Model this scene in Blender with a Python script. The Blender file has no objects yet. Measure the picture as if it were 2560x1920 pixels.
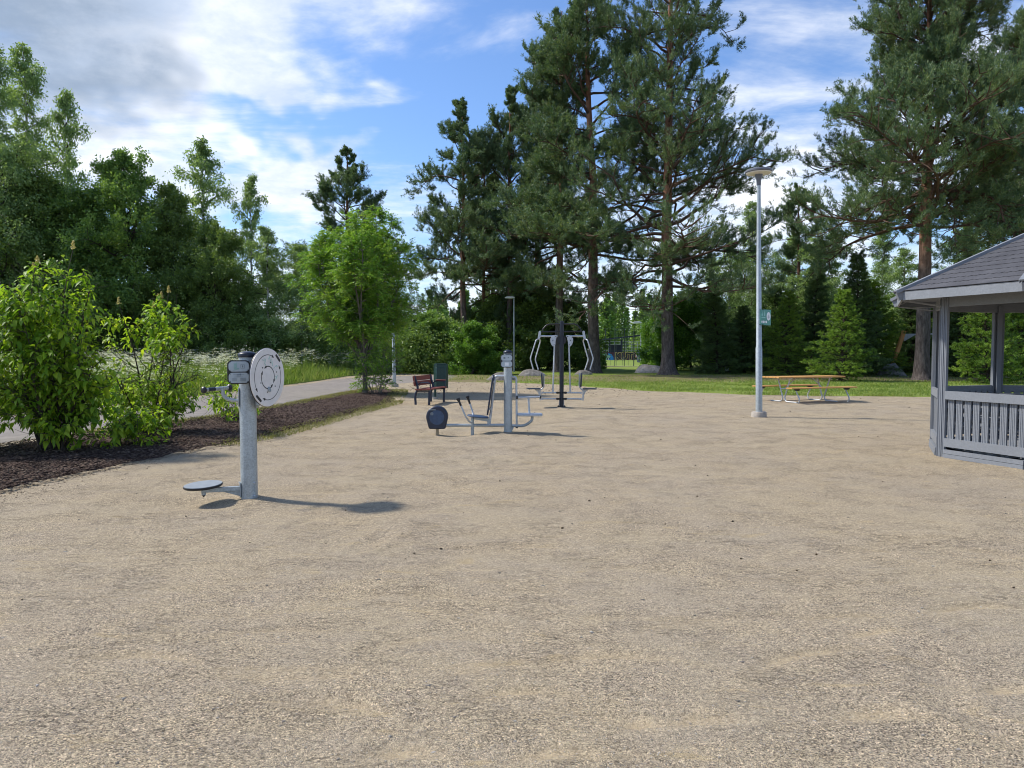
import bpy, math, numpy as np
from mathutils import Vector, Matrix
R = math.radians
sc = bpy.context.scene
COL = sc.collection

# ---------------------------------------------------------------- camera
F = 750.0; PITCH = R(2.6); CH = 1.55
cam = bpy.data.cameras.new("camera"); cam.sensor_width = 36; cam.lens = F / 1024 * 36
cam.clip_end = 2000; cam.clip_start = 0.05
camo = bpy.data.objects.new("camera", cam); COL.objects.link(camo)
camo.location = (0, 0, CH); camo.rotation_euler = (R(90) - PITCH, 0, 0)
sc.camera = camo
sc.cycles.filter_width = 1.0

def ray(u, v):
    x = (u - 512) / F; y = (384 - v) / F
    return np.array([x, math.cos(PITCH) + y * math.sin(PITCH), -math.sin(PITCH) + y * math.cos(PITCH)])
def G(u, v, z=0.0):                      # ground point seen at a picture position
    d = ray(u, v); t = (z - CH) / d[2]; return np.array([0, 0, CH]) + d * t
def AT(u, v, Y):                         # point at distance Y seen at a picture position
    d = ray(u, v); return np.array([0, 0, CH]) + d * (Y / d[1])
def XU(u, d): return (u - 512) / F * d

# ---------------------------------------------------------------- sun, sky
SUN_EL, SUN_AZ = 47.0, -76.0             # azimuth from +Y towards +X
sun = bpy.data.lights.new("sun", 'SUN'); sun.energy = 2.7; sun.angle = R(4); sun.color = (1.0, 0.94, 0.85)
suno = bpy.data.objects.new("sun", sun); COL.objects.link(suno)
sd = Vector((math.sin(R(SUN_AZ)) * math.cos(R(SUN_EL)), math.cos(R(SUN_AZ)) * math.cos(R(SUN_EL)), math.sin(R(SUN_EL))))
suno.rotation_euler = sd.to_track_quat('Z', 'Y').to_euler(); suno.location = (-20, 5, 30)
sc.view_settings.view_transform = 'Standard'; sc.view_settings.look = 'None'
sc.view_settings.gamma = 1; sc.view_settings.exposure = 0.95

class NT:                                # tiny node-tree helper
    def __init__(s, nt): s.nt = nt; nt.nodes.clear()
    def n(s, t, **k):
        x = s.nt.nodes.new(t)
        ins = k.pop('ins', {})
        for a, b in k.items(): setattr(x, a, b)
        for a, b in ins.items(): s.put(x.inputs[a], b)
        return x
    def put(s, sock, b):
        if isinstance(b, bpy.types.NodeSocket): s.nt.links.new(b, sock)
        elif isinstance(b, bpy.types.Node): s.nt.links.new(b.outputs[0], sock)
        else: sock.default_value = b
    def m(s, op, a, b=0.0, c=None, clamp=False):
        x = s.n('ShaderNodeMath', operation=op, use_clamp=clamp); s.put(x.inputs[0], a); s.put(x.inputs[1], b)
        if c is not None: s.put(x.inputs[2], c)
        return x.outputs[0]
    def v(s, op, a, b=(0, 0, 0), sc=None):
        x = s.n('ShaderNodeVectorMath', operation=op); s.put(x.inputs[0], a); s.put(x.inputs[1], b)
        if sc is not None: s.put(x.inputs['Scale'], sc)
        return x.outputs['Value'] if op in ('LENGTH', 'DOT_PRODUCT', 'DISTANCE') else x.outputs[0]
    def mix(s, f, a, b, mode='MIX'):
        x = s.n('ShaderNodeMix', data_type='RGBA', blend_type=mode); s.put(x.inputs[0], f)
        for q, w in ((6, a), (7, b)):
            if isinstance(w, tuple) and len(w) == 3: w = w + (1,)
            s.put(x.inputs[q], w)
        return x.outputs[2]
    def noise(s, vec, scale, detail=4, rough=0.55, dist=0.0, out=0):
        x = s.n('ShaderNodeTexNoise', ins={'Vector': vec, 'Scale': scale, 'Detail': detail, 'Roughness': rough, 'Distortion': dist}); return x.outputs[out]
    def vor(s, vec, scale, out='Color', feature='F1'):
        x = s.n('ShaderNodeTexVoronoi', feature=feature, ins={'Vector': vec, 'Scale': scale}); return x.outputs[out]
    def ramp(s, f, stops, interp='LINEAR'):
        x = s.n('ShaderNodeValToRGB', ins={'Fac': f}); cr = x.color_ramp; cr.interpolation = interp
        while len(cr.elements) < len(stops): cr.elements.new(0.5)
        for e, (p, c) in zip(cr.elements, stops):
            e.position = p; e.color = (c, c, c, 1) if not isinstance(c, tuple) else c + (1,)
        return x.outputs[0]
    def step(s, f, a, b, lo=0.0, hi=1.0):
        x = s.n('ShaderNodeMapRange', interpolation_type='SMOOTHSTEP', ins={0: f, 1: a, 2: b, 3: lo, 4: hi}); return x.outputs[0]

w = bpy.data.worlds.new("World"); sc.world = w; w.use_nodes = True
t = NT(w.node_tree)
sky = t.n('ShaderNodeTexSky', sky_type='NISHITA', sun_disc=False, sun_elevation=R(SUN_EL), sun_rotation=R(SUN_AZ), air_density=1.0, dust_density=0.6, ozone_density=2.5)
gen = t.n('ShaderNodeTexCoord').outputs['Generated']
sep = t.n('ShaderNodeSeparateXYZ', ins={0: gen})
zz = t.m('ADD', t.m('MAXIMUM', sep.outputs[2], 0.0), 0.13)
pl = t.n('ShaderNodeCombineXYZ', ins={0: t.m('DIVIDE', sep.outputs[0], zz), 1: t.m('DIVIDE', sep.outputs[1], zz), 2: 0.0}).outputs[0]
rot = t.n('ShaderNodeMapping', ins={'Vector': pl, 'Rotation': (0, 0, R(24)), 'Scale': (0.75, 1.9, 1)}).outputs[0]
n1 = t.noise(rot, 1.15, 7, 0.62, 0.5)               # streaky cirrus
n2 = t.noise(t.v('ADD', pl, (7.3, 2.1, 0)), 3.2, 6, 0.6, 0.3)
n3 = t.noise(t.v('MULTIPLY', gen, (5, 5, 9)), 1.0, 7, 0.6)  # puffy
wob = t.noise(t.v('MULTIPLY', gen, (4, 4, 6)), 1.0, 4, 0.6, out=1)
dirw = t.v('ADD', gen, t.v('SCALE', t.v('SUBTRACT', wob, (0.5, 0.5, 0.5)), sc=0.30))
def nd(u, v): d = ray(u, v); return d / np.linalg.norm(d)
def blob(u, v, ru, rv, soft=0.0):
    c = nd(u, v); q = t.v('MULTIPLY', t.v('SUBTRACT', dirw, tuple(c)), (F / ru, F / ru, F / rv))
    return t.step(t.v('LENGTH', q), soft, 1.0, 1.0, 0.0)
def addb(base, lst):
    for (b, a) in lst: base = t.m('ADD', base, t.m('MULTIPLY', b, a))
    return base
cir = t.m('ADD', t.m('MULTIPLY', n1, 0.7), t.m('MULTIPLY', n2, 0.3))
cov = addb(cir, [(blob(240, 35, 150, 60), 0.34), (blob(290, 94, 110, 26), 0.30), (blob(300, 160, 150, 34), 0.20), (blob(90, 160, 230, 80), 0.24), (blob(250, 165, 170, 45), 0.15),
                 (blob(60, 20, 190, 110), 0.35), (blob(850, 130, 300, 150), 0.13), (blob(760, 240, 200, 90), 0.14), (blob(460, 100, 170, 130), -0.17), (blob(610, 60, 150, 90), -0.06),
                 (blob(600, 60, 150, 60), -0.02)])
covm = t.step(cov, 0.44, 0.75)
low = t.step(sep.outputs[2], 0.02, 0.22, 0.75, 0.0)       # bright haze and far cloud tops near the horizon
puff = t.m('MULTIPLY', t.step(n3, 0.42, 0.60), low)
dark = t.m('MULTIPLY', blob(42, 6, 155, 96, 0.42), t.step(n3, 0.30, 0.56, 0.45, 1.0))
shade = t.step(t.m('ADD', t.m('MULTIPLY', n2, 0.5), t.m('MULTIPLY', n3, 0.5)), 0.36, 0.60)
cc = t.mix(shade, (2.6, 2.95, 3.5), (4.3, 4.35, 4.4))
skyc = t.mix(1.0, sky.outputs[0], (0.47, 0.56, 0.69), 'MULTIPLY')
c1 = t.mix(t.m('MULTIPLY', covm, 0.88), skyc, cc)
c1 = t.mix(puff, c1, (4.0, 4.1, 4.25))
c1 = t.mix(t.m('MULTIPLY', dark, 0.9), c1, (1.02, 1.38, 1.95))
bg = t.n('ShaderNodeBackground', ins={'Color': c1, 'Strength': 0.15})
t.n('ShaderNodeOutputWorld', ins={'Surface': bg})

# ---------------------------------------------------------------- materials
def mat(name, fn):
    m = bpy.data.materials.new(name); m.use_nodes = True; t = NT(m.node_tree)
    out = t.n('ShaderNodeOutputMaterial'); fn(t, out); return m
def pbsdf(t, out, col, rough=0.6, metal=0.0, bump=None, bstr=0.3, bdist=0.01, spec=0.5):
    if isinstance(col, tuple): col = col + (1,) if len(col) == 3 else col
    p = t.n('ShaderNodeBsdfPrincipled', ins={'Base Color': col, 'Roughness': rough, 'Metallic': metal, 'Specular IOR Level': spec})
    if bump is not None:
        b = t.n('ShaderNodeBump', ins={'Height': bump, 'Strength': bstr, 'Distance': bdist}); t.put(p.inputs['Normal'], b)
    t.put(out.inputs[0], p); return p
def oc(t): return t.n('ShaderNodeTexCoord').outputs['Object']
def paint(name, c, rough=0.45, var=0.12, metal=0.0, scale=14, bstr=0.05):
    def f(t, out):
        o = oc(t); n = t.noise(o, scale, 5, 0.6)
        col = t.mix(t.step(n, 0.3, 0.7), tuple(x * (1 - var) for x in c), tuple(min(1, x * (1 + var)) for x in c))
        pbsdf(t, out, col, t.m('ADD', t.m('MULTIPLY', n, 0.25), rough - 0.12), metal, t.noise(o, scale * 12, 2), bstr, 0.002)
    return mat(name, f)
def galv(name, c=(0.40, 0.44, 0.45), metal=0.45):
    def f(t, out):
        o = oc(t); s = t.vor(o, 90, 'Color'); n = t.noise(o, 7, 5, 0.65); st = t.noise(t.v('MULTIPLY', o, (30, 30, 2.0)), 1, 4)
        v = t.m('ADD', t.m('MULTIPLY', t.n('ShaderNodeSeparateColor', ins={0: s}).outputs[0], 0.3), t.m('ADD', t.m('MULTIPLY', n, 0.5), t.m('MULTIPLY', st, 0.35)))
        col = t.ramp(v, [(0.3, tuple(x * 0.68 for x in c)), (0.6, c), (0.9, tuple(x * 1.3 for x in c))])
        pbsdf(t, out, col, t.m('ADD', t.m('MULTIPLY', n, 0.2), 0.38), metal, n, 0.05, 0.003)
    return mat(name, f)
def wood(name, c, dark=0.55, rough=0.65, axis=0, sc_=1.0):
    def f(t, out):
        s = [22 * sc_] * 3; s[axis] = 1.6 * sc_
        o = oc(t); g = t.noise(t.v('MULTIPLY', o, tuple(s)), 1.5, 6, 0.65, 0.4); b = t.noise(o, 1.7, 3)
        v = t.m('ADD', t.m('MULTIPLY', g, 0.75), t.m('MULTIPLY', b, 0.3))
        col = t.ramp(v, [(0.3, tuple(x * dark for x in c)), (0.55, c), (0.8, tuple(min(1, x * 1.25) for x in c))])
        pbsdf(t, out, col, rough, 0, g, 0.25, 0.003)
    return mat(name, f)
def leafmat(name, cols, trans=0.35, rough=0.45, spec=0.4):
    def f(t, out):
        g = t.n('ShaderNodeNewGeometry'); o = oc(t)
        n = t.noise(o, 0.55, 3); n2_ = t.noise(o, 3.1, 2)
        v = t.m('ADD', t.m('MULTIPLY', g.outputs['Random Per Island'], 0.45), t.m('ADD', t.m('MULTIPLY', n, 0.55), t.m('MULTIPLY', n2_, 0.25)))
        k = len(cols); col = t.ramp(v, [(0.3 + 0.6 * i / (k - 1), c) for i, c in enumerate(cols)])
        p = t.n('ShaderNodeBsdfPrincipled', ins={'Base Color': col, 'Roughness': rough, 'Specular IOR Level': spec})
        tr = t.n('ShaderNodeBsdfTranslucent', ins={'Color': t.mix(1.0, col, (1.6, 1.6, 0.8), 'MULTIPLY')})
        ms = t.n('ShaderNodeMixShader', ins={0: trans, 1: p.outputs[0], 2: tr.outputs[0]}); t.put(out.inputs[0], ms)
    return mat(name, f)
def barkmat(name, kind):
    def f(t, out):
        o = oc(t); z = t.n('ShaderNodeSeparateXYZ', ins={0: o}).outputs[2]
        g = t.noise(t.v('MULTIPLY', o, (9, 9, 2.2)), 1.2, 6, 0.7, 0.6); fi = t.noise(o, 28, 4, 0.7)
        if kind == 'pine':
            lo = t.ramp(g, [(0.3, (0.045, 0.036, 0.032)), (0.5, (0.12, 0.098, 0.088)), (0.72, (0.22, 0.19, 0.17))])
            hi = t.ramp(g, [(0.3, (0.11, 0.055, 0.035)), (0.5, (0.25, 0.125, 0.075)), (0.75, (0.38, 0.21, 0.13))])
            k = t.step(t.m('ADD', z, t.m('MULTIPLY', t.noise(o, 0.8, 3), 4.0)), 5.5, 11.0, 0.0, 1.0)
            col = t.mix(k, lo, hi)
        elif kind == 'pineb':
            col = t.ramp(g, [(0.3, (0.05, 0.034, 0.026)), (0.55, (0.12, 0.075, 0.052)), (0.8, (0.21, 0.13, 0.09))])
        elif kind == 'birch':
            b = t.noise(t.v('MULTIPLY', o, (3, 3, 9)), 1.5, 5, 0.7)
            col = t.ramp(b, [(0.36, (0.03, 0.028, 0.026)), (0.46, (0.50, 0.49, 0.46)), (0.8, (0.62, 0.61, 0.58))])
        elif kind == 'dark':
            col = t.ramp(g, [(0.3, (0.028, 0.021, 0.017)), (0.7, (0.10, 0.080, 0.065))])
        else:
            col = t.ramp(g, [(0.3, (0.07, 0.06, 0.05)), (0.7, (0.24, 0.21, 0.18))])
        pbsdf(t, out, col, 0.9, 0, t.m('ADD', g, t.m('MULTIPLY', fi, 0.3)), 0.9, 0.06 if kind == 'pine' else 0.02, 0.2)
    return mat(name, f)

def sand_f(t, out):
    o = oc(t)
    big = t.noise(o, 0.45, 4, 0.6, 0.4); mid = t.noise(t.v('MULTIPLY', o, (1.0, 2.2, 1)), 2.3, 5, 0.62, 0.8)
    ga = t.n('ShaderNodeSeparateColor', ins={0: t.vor(o, 165)}); gb = t.n('ShaderNodeSeparateColor', ins={0: t.vor(t.v('ADD', o, (3.3, 1.7, 0)), 340)})
    fn_ = t.noise(o, 60, 4, 0.75)
    base = t.mix(t.step(t.m('ADD', t.m('MULTIPLY', big, 0.55), t.m('MULTIPLY', mid, 0.45)), 0.40, 0.60), (0.405, 0.344, 0.258), (0.436, 0.366, 0.258))
    g1 = t.ramp(ga.outputs[0], [(0.0, (0.22, 0.22, 0.23)), (0.16, (0.50, 0.49, 0.50)), (0.40, (0.95, 0.94, 0.93)), (0.85, (1.20, 1.17, 1.12)), (1.0, (1.75, 1.7, 1.6))])
    g2 = t.ramp(gb.outputs[1], [(0.0, (0.55, 0.53, 0.52)), (0.4, (0.95, 0.94, 0.92)), (0.8, (1.15, 1.12, 1.07)), (1.0, (1.6, 1.58, 1.5))])
    grav = t.step(t.noise(o, 0.8, 4, 0.6), 0.34, 0.60, 0.35, 1.0)     # gravelly against sandy places
    c = t.mix(grav, base, t.mix(1.0, base, g1, 'MULTIPLY')); c = t.mix(1.0, c, g2, 'MULTIPLY')
    c = t.mix(1.0, c, t.ramp(fn_, [(0.28, 0.62), (0.5, 1.0), (0.72, 1.30)]), 'MULTIPLY')
    c = t.mix(t.step(t.noise(t.v('MULTIPLY', o, (0.9, 2.8, 1)), 1.5, 4, 0.65, 1.2), 0.60, 0.70, 0, 0.6), c, t.mix(1.0, (0.46, 0.36, 0.21), g2, 'MULTIPLY'))
    rn = t.noise(t.v('MULTIPLY', o, (3.2, 7.5, 1)), 1.6, 3, 0.6, 1.6); line = t.m('MULTIPLY', t.step(t.m('ABSOLUTE', t.m('SUBTRACT', rn, 0.5)), 0.004, 0.022, 1.0, 0.0), t.step(t.noise(o, 2.1, 3), 0.46, 0.60))
    dash = t.noise(t.v('MULTIPLY', o, (1, 2.4, 1)), 22, 3, 0.7, 0.6); c = t.mix(1.0, c, t.ramp(dash, [(0.30, 0.66), (0.42, 0.95), (0.60, 1.04), (0.72, 1.20)]), 'MULTIPLY')  # coarse grain tone, with small dash shadows painted into the sand colour
    dash2 = t.noise(t.v('MULTIPLY', o, (1, 3.0, 1)), 6.5, 3, 0.7, 0.8); c = t.mix(1.0, c, t.ramp(dash2, [(0.28, 0.86), (0.42, 0.99), (0.60, 1.01), (0.72, 1.07)]), 'MULTIPLY')
    c = t.mix(t.m('MULTIPLY', line, 0.38), c, (0.12, 0.095, 0.075))
    h = t.m('ADD', t.m('ADD', t.m('MULTIPLY', line, -1.5), t.m('MULTIPLY', t.vor(o, 165, 'Distance'), -0.9)), t.m('ADD', t.m('MULTIPLY', t.vor(t.v('ADD', o, (3.3, 1.7, 0)), 340, 'Distance'), -0.35), t.m('MULTIPLY', t.noise(t.v('MULTIPLY', o, (1, 2.6, 1)), 7, 6, 0.75), 1.1)))
    sc_ = t.n('ShaderNodeAttribute', attribute_name='scuff').outputs['Fac']; sm = t.m('MULTIPLY', sc_, t.step(t.noise(o, 26, 4, 0.7), 0.30, 0.55)); c = t.mix(t.m('MULTIPLY', sm, 0.75), c, t.mix(1.0, (0.40, 0.315, 0.19), t.ramp(fn_, [(0.3, 0.75), (0.7, 1.2)]), 'MULTIPLY'))
    pbsdf(t, out, c, 0.95, 0, t.m('MULTIPLY', h, t.m('SUBTRACT', 1.0, t.m('MULTIPLY', sm, 0.7))), 0.8, 0.010, 0.15)
def path_f(t, out):
    o = oc(t); n = t.noise(o, 3, 5, 0.65); f = t.noise(o, 70, 3, 0.7); b = t.noise(o, .5, 3)
    c = t.ramp(t.m('ADD', t.m('MULTIPLY', n, 0.5), t.m('ADD', t.m('MULTIPLY', f, 0.3), t.m('MULTIPLY', b, 0.2))), [(0.3, (0.16, 0.143, 0.125)), (0.5, (0.24, 0.215, 0.188)), (0.7, (0.33, 0.295, 0.255))])
    pbsdf(t, out, c, 0.95, 0, f, 0.6, 0.01, 0.15)
def mulch_f(t, out):
    o = oc(t); a = t.n('ShaderNodeSeparateColor', ins={0: t.vor(t.v('MULTIPLY', o, (1, 1.6, 1)), 42)}); n = t.noise(o, 1.4, 4)
    c = t.ramp(a.outputs[0], [(0.0, (0.022, 0.014, 0.012)), (0.5, (0.062, 0.038, 0.030)), (0.85, (0.115, 0.075, 0.058)), (1.0, (0.24, 0.18, 0.13))])
    c = t.mix(t.step(n, 0.5, 0.75, 0, 0.35), c, (0.11, 0.088, 0.068))
    pbsdf(t, out, c, 0.95, 0, t.m('ADD', a.outputs[1], t.noise(o, 12, 3)), 1.0, 0.02, 0.15)
def lawn_f(t, out):
    o = oc(t); n = t.noise(o, 0.33, 4, 0.6, 0.6); m_ = t.noise(t.v('MULTIPLY', o, (1, 1.6, 1)), 1.9, 4, 0.6); f = t.noise(o, 30, 3, 0.7)
    g = t.ramp(t.m('ADD', t.m('MULTIPLY', f, 0.6), t.m('MULTIPLY', m_, 0.4)), [(0.3, (0.10, 0.14, 0.026)), (0.5, (0.185, 0.245, 0.048)), (0.7, (0.30, 0.35, 0.085))])
    d = t.ramp(f, [(0.3, (0.13, 0.095, 0.060)), (0.7, (0.30, 0.23, 0.15))])
    yy = t.n('ShaderNodeSeparateXYZ', ins={0: o}).outputs[1]
    band = t.m('MULTIPLY', t.step(yy, 33.5, 38), t.step(yy, 43, 48, 1, 0))
    k = t.step(t.m('ADD', t.m('ADD', t.m('MULTIPLY', n, 0.6), t.m('MULTIPLY', m_, 0.4)), t.m('MULTIPLY', band, 0.25)), 0.56, 0.68, 0, 0.85)
    pbsdf(t, out, t.mix(k, g, d), 0.95, 0, f, 0.8, 0.03, 0.1)
def meadow_f(t, out):
    o = oc(t); f = t.noise(o, 9, 4, 0.7)
    pbsdf(t, out, t.ramp(f, [(0.3, (0.02, 0.035, 0.01)), (0.7, (0.09, 0.13, 0.03))]), 0.95, 0, f, 0.8, 0.1, 0.1)
def rock_f(c1_, c2_):
    def f(t, out):
        o = oc(t); n = t.noise(o, 2.5, 7, 0.7, 0.6); m_ = t.noise(o, 14, 4, 0.6); l = t.noise(o, 5, 3)
        c = t.ramp(n, [(0.32, tuple(x * .6 for x in c1_)), (0.5, c1_), (0.68, c2_)]); c = t.mix(t.step(l, 0.55, 0.7, 0, .6), c, tuple(x * .45 for x in c1_))
        pbsdf(t, out, c, 0.9, 0, t.m('ADD', n, t.m('MULTIPLY', m_, .4)), 0.8, 0.06, 0.2)
    return f
def roof_f(t, out):
    o = oc(t); a = t.noise(o, 160, 2, 0.8); n = t.noise(o, 4, 4); r_ = t.n('ShaderNodeNewGeometry').outputs['Random Per Island']
    c = t.ramp(t.m('ADD', t.m('MULTIPLY', a, .55), t.m('ADD', t.m('MULTIPLY', n, .3), t.m('MULTIPLY', r_, .08))), [(0.3, (0.045, 0.045, 0.050)), (0.5, (0.088, 0.088, 0.096)), (0.72, (0.16, 0.16, 0.17))])
    pbsdf(t, out, c, 0.92, 0, a, 0.5, 0.003, 0.2)
M = dict(
 sand=mat('sand', sand_f), path=mat('path_gravel', path_f), mulch=mat('bark_mulch', mulch_f), lawn=mat('lawn', lawn_f), meadow=mat('meadow', meadow_f),
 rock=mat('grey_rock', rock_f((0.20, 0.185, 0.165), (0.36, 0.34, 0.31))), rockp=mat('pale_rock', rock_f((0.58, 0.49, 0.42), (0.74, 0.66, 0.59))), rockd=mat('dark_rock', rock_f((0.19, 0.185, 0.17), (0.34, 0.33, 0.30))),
 roof=mat('felt_shingle', roof_f), galv=galv('galvanised_steel'), galvl=galv('light_steel', (0.50, 0.53, 0.55), 0.35),
 navy=paint('navy_plastic', (0.018, 0.026, 0.050), 0.4, 0.2), blk=paint('black_paint', (0.012, 0.013, 0.016), 0.4, 0.2), blkblue=paint('dark_blue_paint', (0.010, 0.014, 0.026), 0.38, 0.2),
 bluep=paint('blue_panel', (0.040, 0.072, 0.135), 0.4, 0.15), plate=paint('aluminium_plate', (0.44, 0.50, 0.52), 0.4, 0.06, 0.1), white=paint('white_disc', (0.74, 0.70, 0.66), 0.42, 0.06),
 ink=paint('ink', (0.015, 0.015, 0.017), 0.5, 0.1), inkl=paint('faint_ink', (0.16, 0.19, 0.21), 0.5, 0.1), inkg=paint('faint_green_ink', (0.30, 0.47, 0.42), 0.5, 0.12), tag=paint('green_marker', (0.36, 0.60, 0.50), 0.5, 0.15), red=paint('red_ink', (0.35, 0.05, 0.06), 0.5, 0.1),
 seatg=paint('grey_board', (0.24, 0.265, 0.28), 0.5, 0.1), gwood=wood('grey_painted_wood', (0.180, 0.194, 0.215), 0.84, 0.6, 2), gwoodx=wood('grey_painted_board', (0.195, 0.208, 0.226), 0.84, 0.6, 0),
 gwoodw=wood('weathered_grey_board', (0.23, 0.235, 0.245), 0.7, 0.7, 0), owood=wood('orange_wood', (0.55, 0.29, 0.085), 0.72, 0.5, 0), rwood=wood('red_brown_wood', (0.24, 0.058, 0.040), 0.6, 0.5, 0),
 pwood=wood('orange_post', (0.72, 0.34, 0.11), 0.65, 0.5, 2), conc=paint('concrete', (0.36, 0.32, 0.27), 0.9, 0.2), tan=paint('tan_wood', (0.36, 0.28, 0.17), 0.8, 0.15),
 green=paint('dark_green_plastic', (0.006, 0.042, 0.034), 0.4, 0.15), lamph=paint('lamp_grey', (0.13, 0.14, 0.16), 0.5, 0.1), lens=paint('lamp_lens', (0.72, 0.70, 0.64), 0.35, 0.05), signg=paint('sign_green', (0.05, 0.26, 0.21), 0.4, 0.08), signl=paint('sign_pale_green', (0.22, 0.50, 0.43), 0.4, 0.08),
 wht=paint('white_paint', (0.78, 0.80, 0.80), 0.5, 0.05), gfblue=paint('graffiti_blue', (0.03, 0.26, 0.60), 0.6, 0.3), gfgreen=paint('graffiti_green', (0.30, 0.50, 0.34), 0.6, 0.3), gfdark=paint('graffiti_maroon', (0.075, 0.025, 0.045), 0.7, 0.3), gfyel=paint('graffiti_yellow', (0.60, 0.42, 0.15), 0.6, 0.15), gfpink=paint('graffiti_pink', (0.62, 0.22, 0.20), 0.6, 0.1),
 cblue=paint('container_blue', (0.012, 0.025, 0.06), 0.5, 0.2), shed=paint('shelter_dark', (0.022, 0.026, 0.045), 0.6, 0.2), fence=paint('fence_grey', (0.26, 0.30, 0.30), 0.5, 0.1), fenced=paint('fence_dark_green', (0.03, 0.05, 0.045), 0.5, 0.1),
 bpine=barkmat('pine_bark', 'pine'), bbirch=barkmat('birch_bark', 'birch'), bpineb=barkmat('pine_branch_bark', 'pineb'), bdark=barkmat('dark_bark', 'dark'), bgrey=barkmat('grey_bark', 'grey'),
 lpine=leafmat('pine_needles', [(0.042, 0.086, 0.041), (0.077, 0.141, 0.065), (0.130, 0.197, 0.086), (0.209, 0.246, 0.091)], 0.2, 0.55),
 lbirch=leafmat('birch_leaves', [(0.108, 0.175, 0.068), (0.189, 0.283, 0.101), (0.310, 0.411, 0.158)], 0.38),
 lbroad=leafmat('broad_leaves', [(0.073, 0.146, 0.040), (0.143, 0.245, 0.059), (0.254, 0.362, 0.084)], 0.35),
 ldark=leafmat('dark_leaves', [(0.067, 0.119, 0.034), (0.132, 0.208, 0.052), (0.222, 0.306, 0.070)], 0.28),
 lspr=leafmat('spruce_needles', [(0.052, 0.109, 0.021), (0.108, 0.202, 0.031), (0.218, 0.343, 0.046), (0.358, 0.472, 0.064)], 0.25, 0.5),
 lsprd=leafmat('dark_spruce_needles', [(0.039, 0.083, 0.029), (0.087, 0.151, 0.048), (0.164, 0.245, 0.062)], 0.2, 0.5),
 lrow=leafmat('rowan_leaves', [(0.061, 0.150, 0.021), (0.115, 0.249, 0.029), (0.197, 0.335, 0.044), (0.299, 0.370, 0.065)], 0.42),
 lshr=leafmat('shrub_leaves', [(0.077, 0.163, 0.014), (0.156, 0.283, 0.022), (0.281, 0.419, 0.034), (0.426, 0.513, 0.048)], 0.42, 0.5, 0.25),
 lmap=leafmat('maple_leaves', [(0.051, 0.127, 0.020), (0.101, 0.209, 0.031), (0.164, 0.285, 0.045)], 0.42),
 lgrass=leafmat('grass_blades', [(0.083, 0.144, 0.024), (0.144, 0.227, 0.039), (0.227, 0.303, 0.062), (0.358, 0.358, 0.138)], 0.35),
 lmead=leafmat('meadow_blades', [(0.062, 0.131, 0.022), (0.119, 0.206, 0.037), (0.200, 0.281, 0.062), (0.350, 0.362, 0.150)], 0.4),
 ldry=leafmat('dry_blades', [(0.12, 0.13, 0.045), (0.20, 0.21, 0.07), (0.30, 0.26, 0.13)], 0.3),
 umbel=leafmat('white_umbels', [(0.50, 0.52, 0.44), (0.66, 0.67, 0.58), (0.78, 0.78, 0.72)], 0.3), cream=leafmat('cream_panicle', [(0.42, 0.36, 0.14), (0.58, 0.50, 0.25)], 0.3), pinkb=leafmat('old_seed_heads', [(0.26, 0.15, 0.10), (0.38, 0.25, 0.18)], 0.2),
 stone=leafmat('stone_bits', [(0.10, 0.09, 0.08), (0.28, 0.25, 0.21), (0.50, 0.47, 0.42)], 0.0, 0.9, 0.2), chip=leafmat('bark_chips', [(0.015, 0.011, 0.009), (0.047, 0.031, 0.025), (0.093, 0.064, 0.049), (0.204, 0.156, 0.114)], 0.0, 0.9, 0.1),
 litter=leafmat('dark_litter', [(0.02, 0.016, 0.013), (0.06, 0.042, 0.030), (0.13, 0.085, 0.05)], 0.0, 0.9, 0.1),
)

# ---------------------------------------------------------------- mesh helpers
def unit(a): a = np.asarray(a, float); return a / (np.linalg.norm(a) + 1e-12)
def np_obj(name, V, Fq, mt, parent=None):
    """V (n,3), Fq (m,k) faces, all of k corners"""
    V = np.ascontiguousarray(V, dtype=np.float32); Fq = np.ascontiguousarray(Fq, dtype=np.int32)
    me = bpy.data.meshes.new(name); me.vertices.add(len(V)); me.vertices.foreach_set('co', V.ravel())
    m_, k = Fq.shape; me.loops.add(m_ * k); me.loops.foreach_set('vertex_index', Fq.ravel())
    me.polygons.add(m_); me.polygons.foreach_set('loop_start', np.arange(0, m_ * k, k, dtype=np.int32))
    me.update(calc_edges=True); me.materials.append(mt)
    o = bpy.data.objects.new(name, me); COL.objects.link(o)
    if parent: o.parent = parent
    return o
def tag(o, label=None, cat=None, group=None, kind=None):
    if label: o['label'] = label
    if cat: o['category'] = cat
    if group: o['group'] = group
    if kind: o['kind'] = kind
    return o
def thing(name, label, cat, loc=(0, 0, 0), rz=0.0, group=None):
    o = bpy.data.objects.new(name, None); COL.objects.link(o); o.empty_display_size = 0.2
    o.location = tuple(float(x) for x in loc); o.rotation_euler = (0, 0, rz)
    return tag(o, label, cat, group)
def copy_tree(o, parent=None):
    c = o.copy(); COL.objects.link(c); c.parent = parent
    for ch in list(o.children): copy_tree(ch, c)
    return c

def fillet(pts, r, k=5):
    pts = [np.array(p, float) for p in pts]; out = [pts[0]]
    for i in range(1, len(pts) - 1):
        a, b, c = pts[i - 1], pts[i], pts[i + 1]
        la, lc = np.linalg.norm(a - b), np.linalg.norm(c - b); q = min(r, la * .49, lc * .49)
        p0 = b + (a - b) / la * q; p1 = b + (c - b) / lc * q
        for j in range(k + 1):
            s = j / k; out.append((1 - s) ** 2 * p0 + 2 * s * (1 - s) * b + s * s * p1)
    out.append(pts[-1]); return out

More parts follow.
